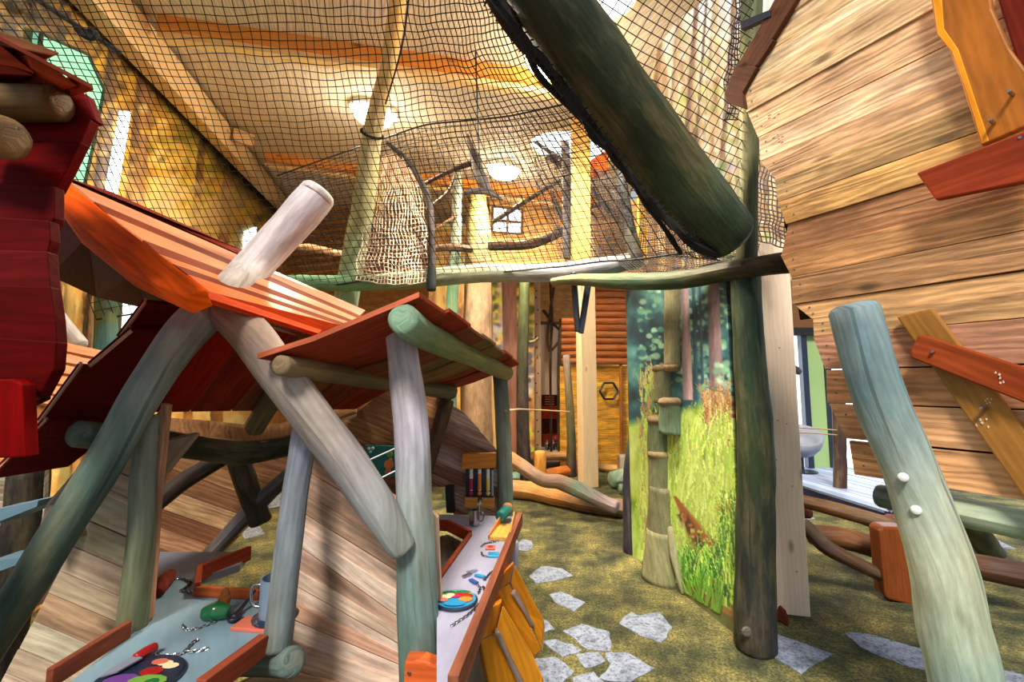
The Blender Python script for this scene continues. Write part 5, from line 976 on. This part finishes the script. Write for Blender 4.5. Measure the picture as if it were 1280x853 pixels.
t = thing('toy_root', 'dark red wooden toy lying in the shade of the counter', 'toy', C(205, 742)); build('body', g_log([C(198, 748) + V((0, 0, .02)), C(206, 738) + V((0, 0, .035)), C(212, 728) + V((0, 0, .03))], [.018, .028, .02], (110, 44, 34), 12, 4, .15), 'stain', t, smooth=True)

# tube box on the hut wall
bx = thing('tube_box', 'wooden wall box with three coloured tubes under a little roof', 'toy', Q(600, 635, 2.98)); Y0 = 2.99
board('roof', [Q(u, v, Y0 - .07) for u, v in ((578, 568), (620, 567), (620, 585), (577, 587))], 'orange', bx, (206, 128, 48), .06)
board('panel', [Q(u, v, Y0 - .02) for u, v in ((582, 585), (617, 585), (617, 623), (582, 622))], 'navy', bx, (30, 60, 90), .03)
board('lower_panel', [Q(u, v, Y0 - .03) for u, v in ((581, 622), (618, 623), (618, 636), (581, 635))], 'orange', bx, (230, 160, 76), .04)
for i, (u, mt) in enumerate(((589, 'magenta'), (599.5, 'amber'), (610, 'yellow'))):
    o = log('tube', [Q(u, 587, Y0 - .045), Q(u, 613, Y0 - .045)], .011, (190, 200, 226), bx, 'white', 10, 2, 0); log('liquid', [Q(u, 599 - 6 * (i == 1), Y0 - .05), Q(u, 612, Y0 - .05)], .0115, (200, 60, 60), o, mt, 10, 2, 0); build('bead', g_lathe(Q(u, 617, Y0 - .045), [(.004, -.014), (.013, -.006), (.014, .004), (.006, .013)], 12), mt, bx, smooth=True)
build('side_strip', g_log([Q(615.5, 588, Y0 - .04), Q(615.5, 620, Y0 - .04)], .007, (170, 180, 220), 6, 2, 0), 'steel_blue', bx)
build('tap', g_log([Q(600, 625, Y0 - .06), Q(599, 630, Y0 - .1), Q(597, 636, Y0 - .1)], [.016, .015, .008], (200, 200, 200), 10, 3, 0), 'metal', bx, smooth=True)
# teal picture board with strings
pb = thing('picture_board', 'teal picture board with painted figures hung on the back wall', 'picture', Q(478, 596, 2.9))
board('board', [Q(u, v, 2.88) for u, v in ((456, 557), (500, 558), (500, 596), (470, 597), (456, 580))], 'teal', pb, (12, 110, 104), .02)
for (u, v, r, mt) in ((461, 561, .009, 'white'), (466, 560.5, .009, 'white'), (463, 565, .009, 'white'), (487, 568, .02, 'leaf'), (486, 581, .03, 'amber'), (485, 590, .02, 'coral'), (488, 575, .012, 'amber')): build('painted_spot', g_lathe(Q(u, v, 2.875), [(r, .004), (r, 0), (r * .6, -.003)], 12, V((0, 1, 0))), mt, pb)
for a, b in (((460, 576, 1.7), (498, 559, 1.72)), ((476, 598, 1.7), (498, 587, 1.72))):
    o = rope('string', [a, b], .003, 'white'); tag(o, 'upper white string between the brace log and the front post' if a[0] == 460 else 'lower white string between the brace log and the front post', 'string')

# two folded wooden stools leaning under the counter
def seat(label, end, sl, sr, band):
    t = thing('folding_stool', label, 'stool', V((Q(*sr[0]).x, Q(*sr[0]).y, 0)), 'orange folding stools under the counter')
    for nm, L, c, dv in (('end_board', end, (214, 128, 30), (.0, .08, -.02)), ('seat_board', sl, (222, 142, 32), (-.01, .05, -.06)), ('seat_board', sr, (230, 150, 36), (.01, .06, -.05))):
        board(nm, [Q(*p) for p in L], 'orange', t, c, .04, V(dv), bevel=.006)
    P = [Q(*p) for p in band]; build('woven_band', g_log(P, .012, (170, 150, 140), 8, 8, .5), 'plank', t, smooth=True)
seat('nearer orange folded wooden stool leaning below the long counter', [(627, 753, 1.78), (605, 764, 1.75), (600, 801, 1.78), (619, 792, 1.82)], [(600, 801, 1.78), (619, 793, 1.82), (640, 832, 1.9), (662, 890, 2.0), (618, 890, 1.9)], [(628, 755, 1.78), (666, 819, 1.95), (678, 846, 2.0), (677, 890, 2.0), (660, 886, 2.0), (620, 788, 1.8)], [(621, 789, 1.8), (636, 822, 1.87), (655, 866, 1.94)])
seat('farther orange folded wooden stool with pale corner below the long counter', [(642, 704, 2.05), (630, 716, 2.03), (619, 741, 2.06), (637, 729, 2.1)], [(619, 741, 2.06), (637, 729, 2.1), (656, 768, 2.2), (677, 812, 2.3), (666, 820, 2.3), (640, 776, 2.16)], [(643, 704, 2.05), (662, 742, 2.16), (680, 776, 2.25), (677, 812, 2.3), (658, 768, 2.22), (638, 729, 2.1)], [(642, 740, 2.12), (652, 758, 2.16), (664, 782, 2.24)])

# ================================================================== RIGHT BACKGROUND
def GF(u, v, z): return G(u, v, z)
t = thing('plank_deck', 'low blue grey plank deck before the bright glass front', 'deck', GF(1050, 610, 0))
dk = [GF(985, 575, .22), GF(1075, 573, .22), GF(1180, 596, .22), GF(1110, 640, .22), GF(985, 602, .22)]
plank_fill(t, dk, GF(1110, 640, .22) - GF(985, 602, .22), .14, [(150, 164, 196), (170, 182, 210), (140, 152, 184)], 'counter', .03, .012, 'deck_plank', away=(0, 0, -1))
p, q, r = GF(985, 602, .22), GF(1110, 640, .22), GF(1180, 596, .22); board('deck_fascia', [p, q, V((q.x, q.y, 0)), V((p.x, p.y, 0))], 'stain', t, (44, 44, 66), .03); board('deck_fascia', [q, r, V((r.x, r.y, 0)), V((q.x, q.y, 0))], 'stain', t, (44, 44, 66), .03)
c = GF(1003, 590, .22); c = V((c.x, c.y, .22)); t = thing('bowl_chair', 'grey round bowl chair standing on the plank deck', 'chair', c)
build('shell', g_lathe(c + V((0, 0, .42)), [(.05, -.14), (.2, -.12), (.27, .0), (.29, .14), (.26, .14), (.22, 0), (.1, -.08)], 24, V((-.2, -.5, 1))), 'chair_grey', t, smooth=True); build('stem', g_lathe(c, [(.03, 0), (.03, .3)], 12), 'dark_metal', t); build('foot', g_lathe(c, [(.2, 0), (.2, .012), (.04, .03)], 20), 'dark_metal', t)
pb_ = G(1050, 632, 0); trunk('dark_post', 'dark brown bark post standing in front of the deck', 'post', [Q(1048, 500, pb_.y), Q(1050, 570, pb_.y), pb_], .075, [(70, 50, 44), (60, 44, 44), (66, 40, 32)])
for k, v in enumerate((537, 543)):
    o = rope('guide_rope', [(985, v - 3, 4.6), (1020, v - 1, 4.9), (1046, v + 1, pb_.y - .06)], .008, 'rope_tan'); tag(o, ('upper' if k == 0 else 'lower') + ' of two tan ropes tied to the dark brown bark post', 'rope')
o = trunk('wall_lamp_arm', 'small dark bracket on the window frame', 'bracket', [Q(985, 455, 7.0), Q(994, 462, 7.0), Q(999, 466, 7.0)], [.05, .06, .05], (50, 50, 66), None, 8, 3)
floorlog('upper brown rail log meeting the orange stump', [Q(998, 626, 3.9), Q(1040, 636, 3.8), Q(1090, 650, 3.65), Q(1140, 664, 3.55)], [.055, .055, .06, .055], [(96, 62, 34), (110, 72, 42), (92, 62, 42), (84, 56, 40)], 'dark rail logs')
floorlog('thick rust brown log lying on the carpet behind the orange stump', [Q(1014, 668, 3.75), Q(1055, 674, 3.7), Q(1104, 688, 3.6)], [.08, .085, .08], [(90, 56, 36), (124, 76, 42), (90, 60, 40)], 'dark rail logs')
floorlog('thin bent brown log sloping down to the orange stump', [Q(1004, 655, 3.6), Q(1030, 682, 3.5), Q(1062, 700, 3.4), Q(1106, 722, 3.35)], [.05, .055, .05, .045], [(84, 64, 50), (80, 60, 50), (96, 66, 46), (60, 46, 38)], 'dark rail logs')
floorlog('dark log lying behind the leaning pole of the plank hut', [Q(1190, 702, 3.3), Q(1240, 712, 3.15), Q(1310, 726, 3.05)], [.075, .08, .085], [(110, 66, 46), (80, 54, 44), (70, 50, 44)], 'dark rail logs')
st = thing('orange_stump', 'rounded orange brown half log stump on the carpet', 'stump', G(1125, 755, 0))
y0 = G(1125, 755, 0).y; L = [(1099, 664), (1104, 659), (1132, 660), (1137, 664), (1144, 700), (1147, 754), (1142, 758), (1110, 750), (1106, 744)]
board('block', [Q(u, v, y0) for u, v in L], 'orange', st, (126, 64, 28), .14, V((.03, .14, 0)), bevel=.015)
for (u, v) in ((1005, 640), (1116, 650)): floorlog('small dark red log end by the brown rails' if u < 1100 else 'small red log end behind the orange stump', [Q(u - 4, v, 4.1), Q(u + 4, v + 1, 4.0)], .05, (110, 50, 40), None, 10, 'log_end')
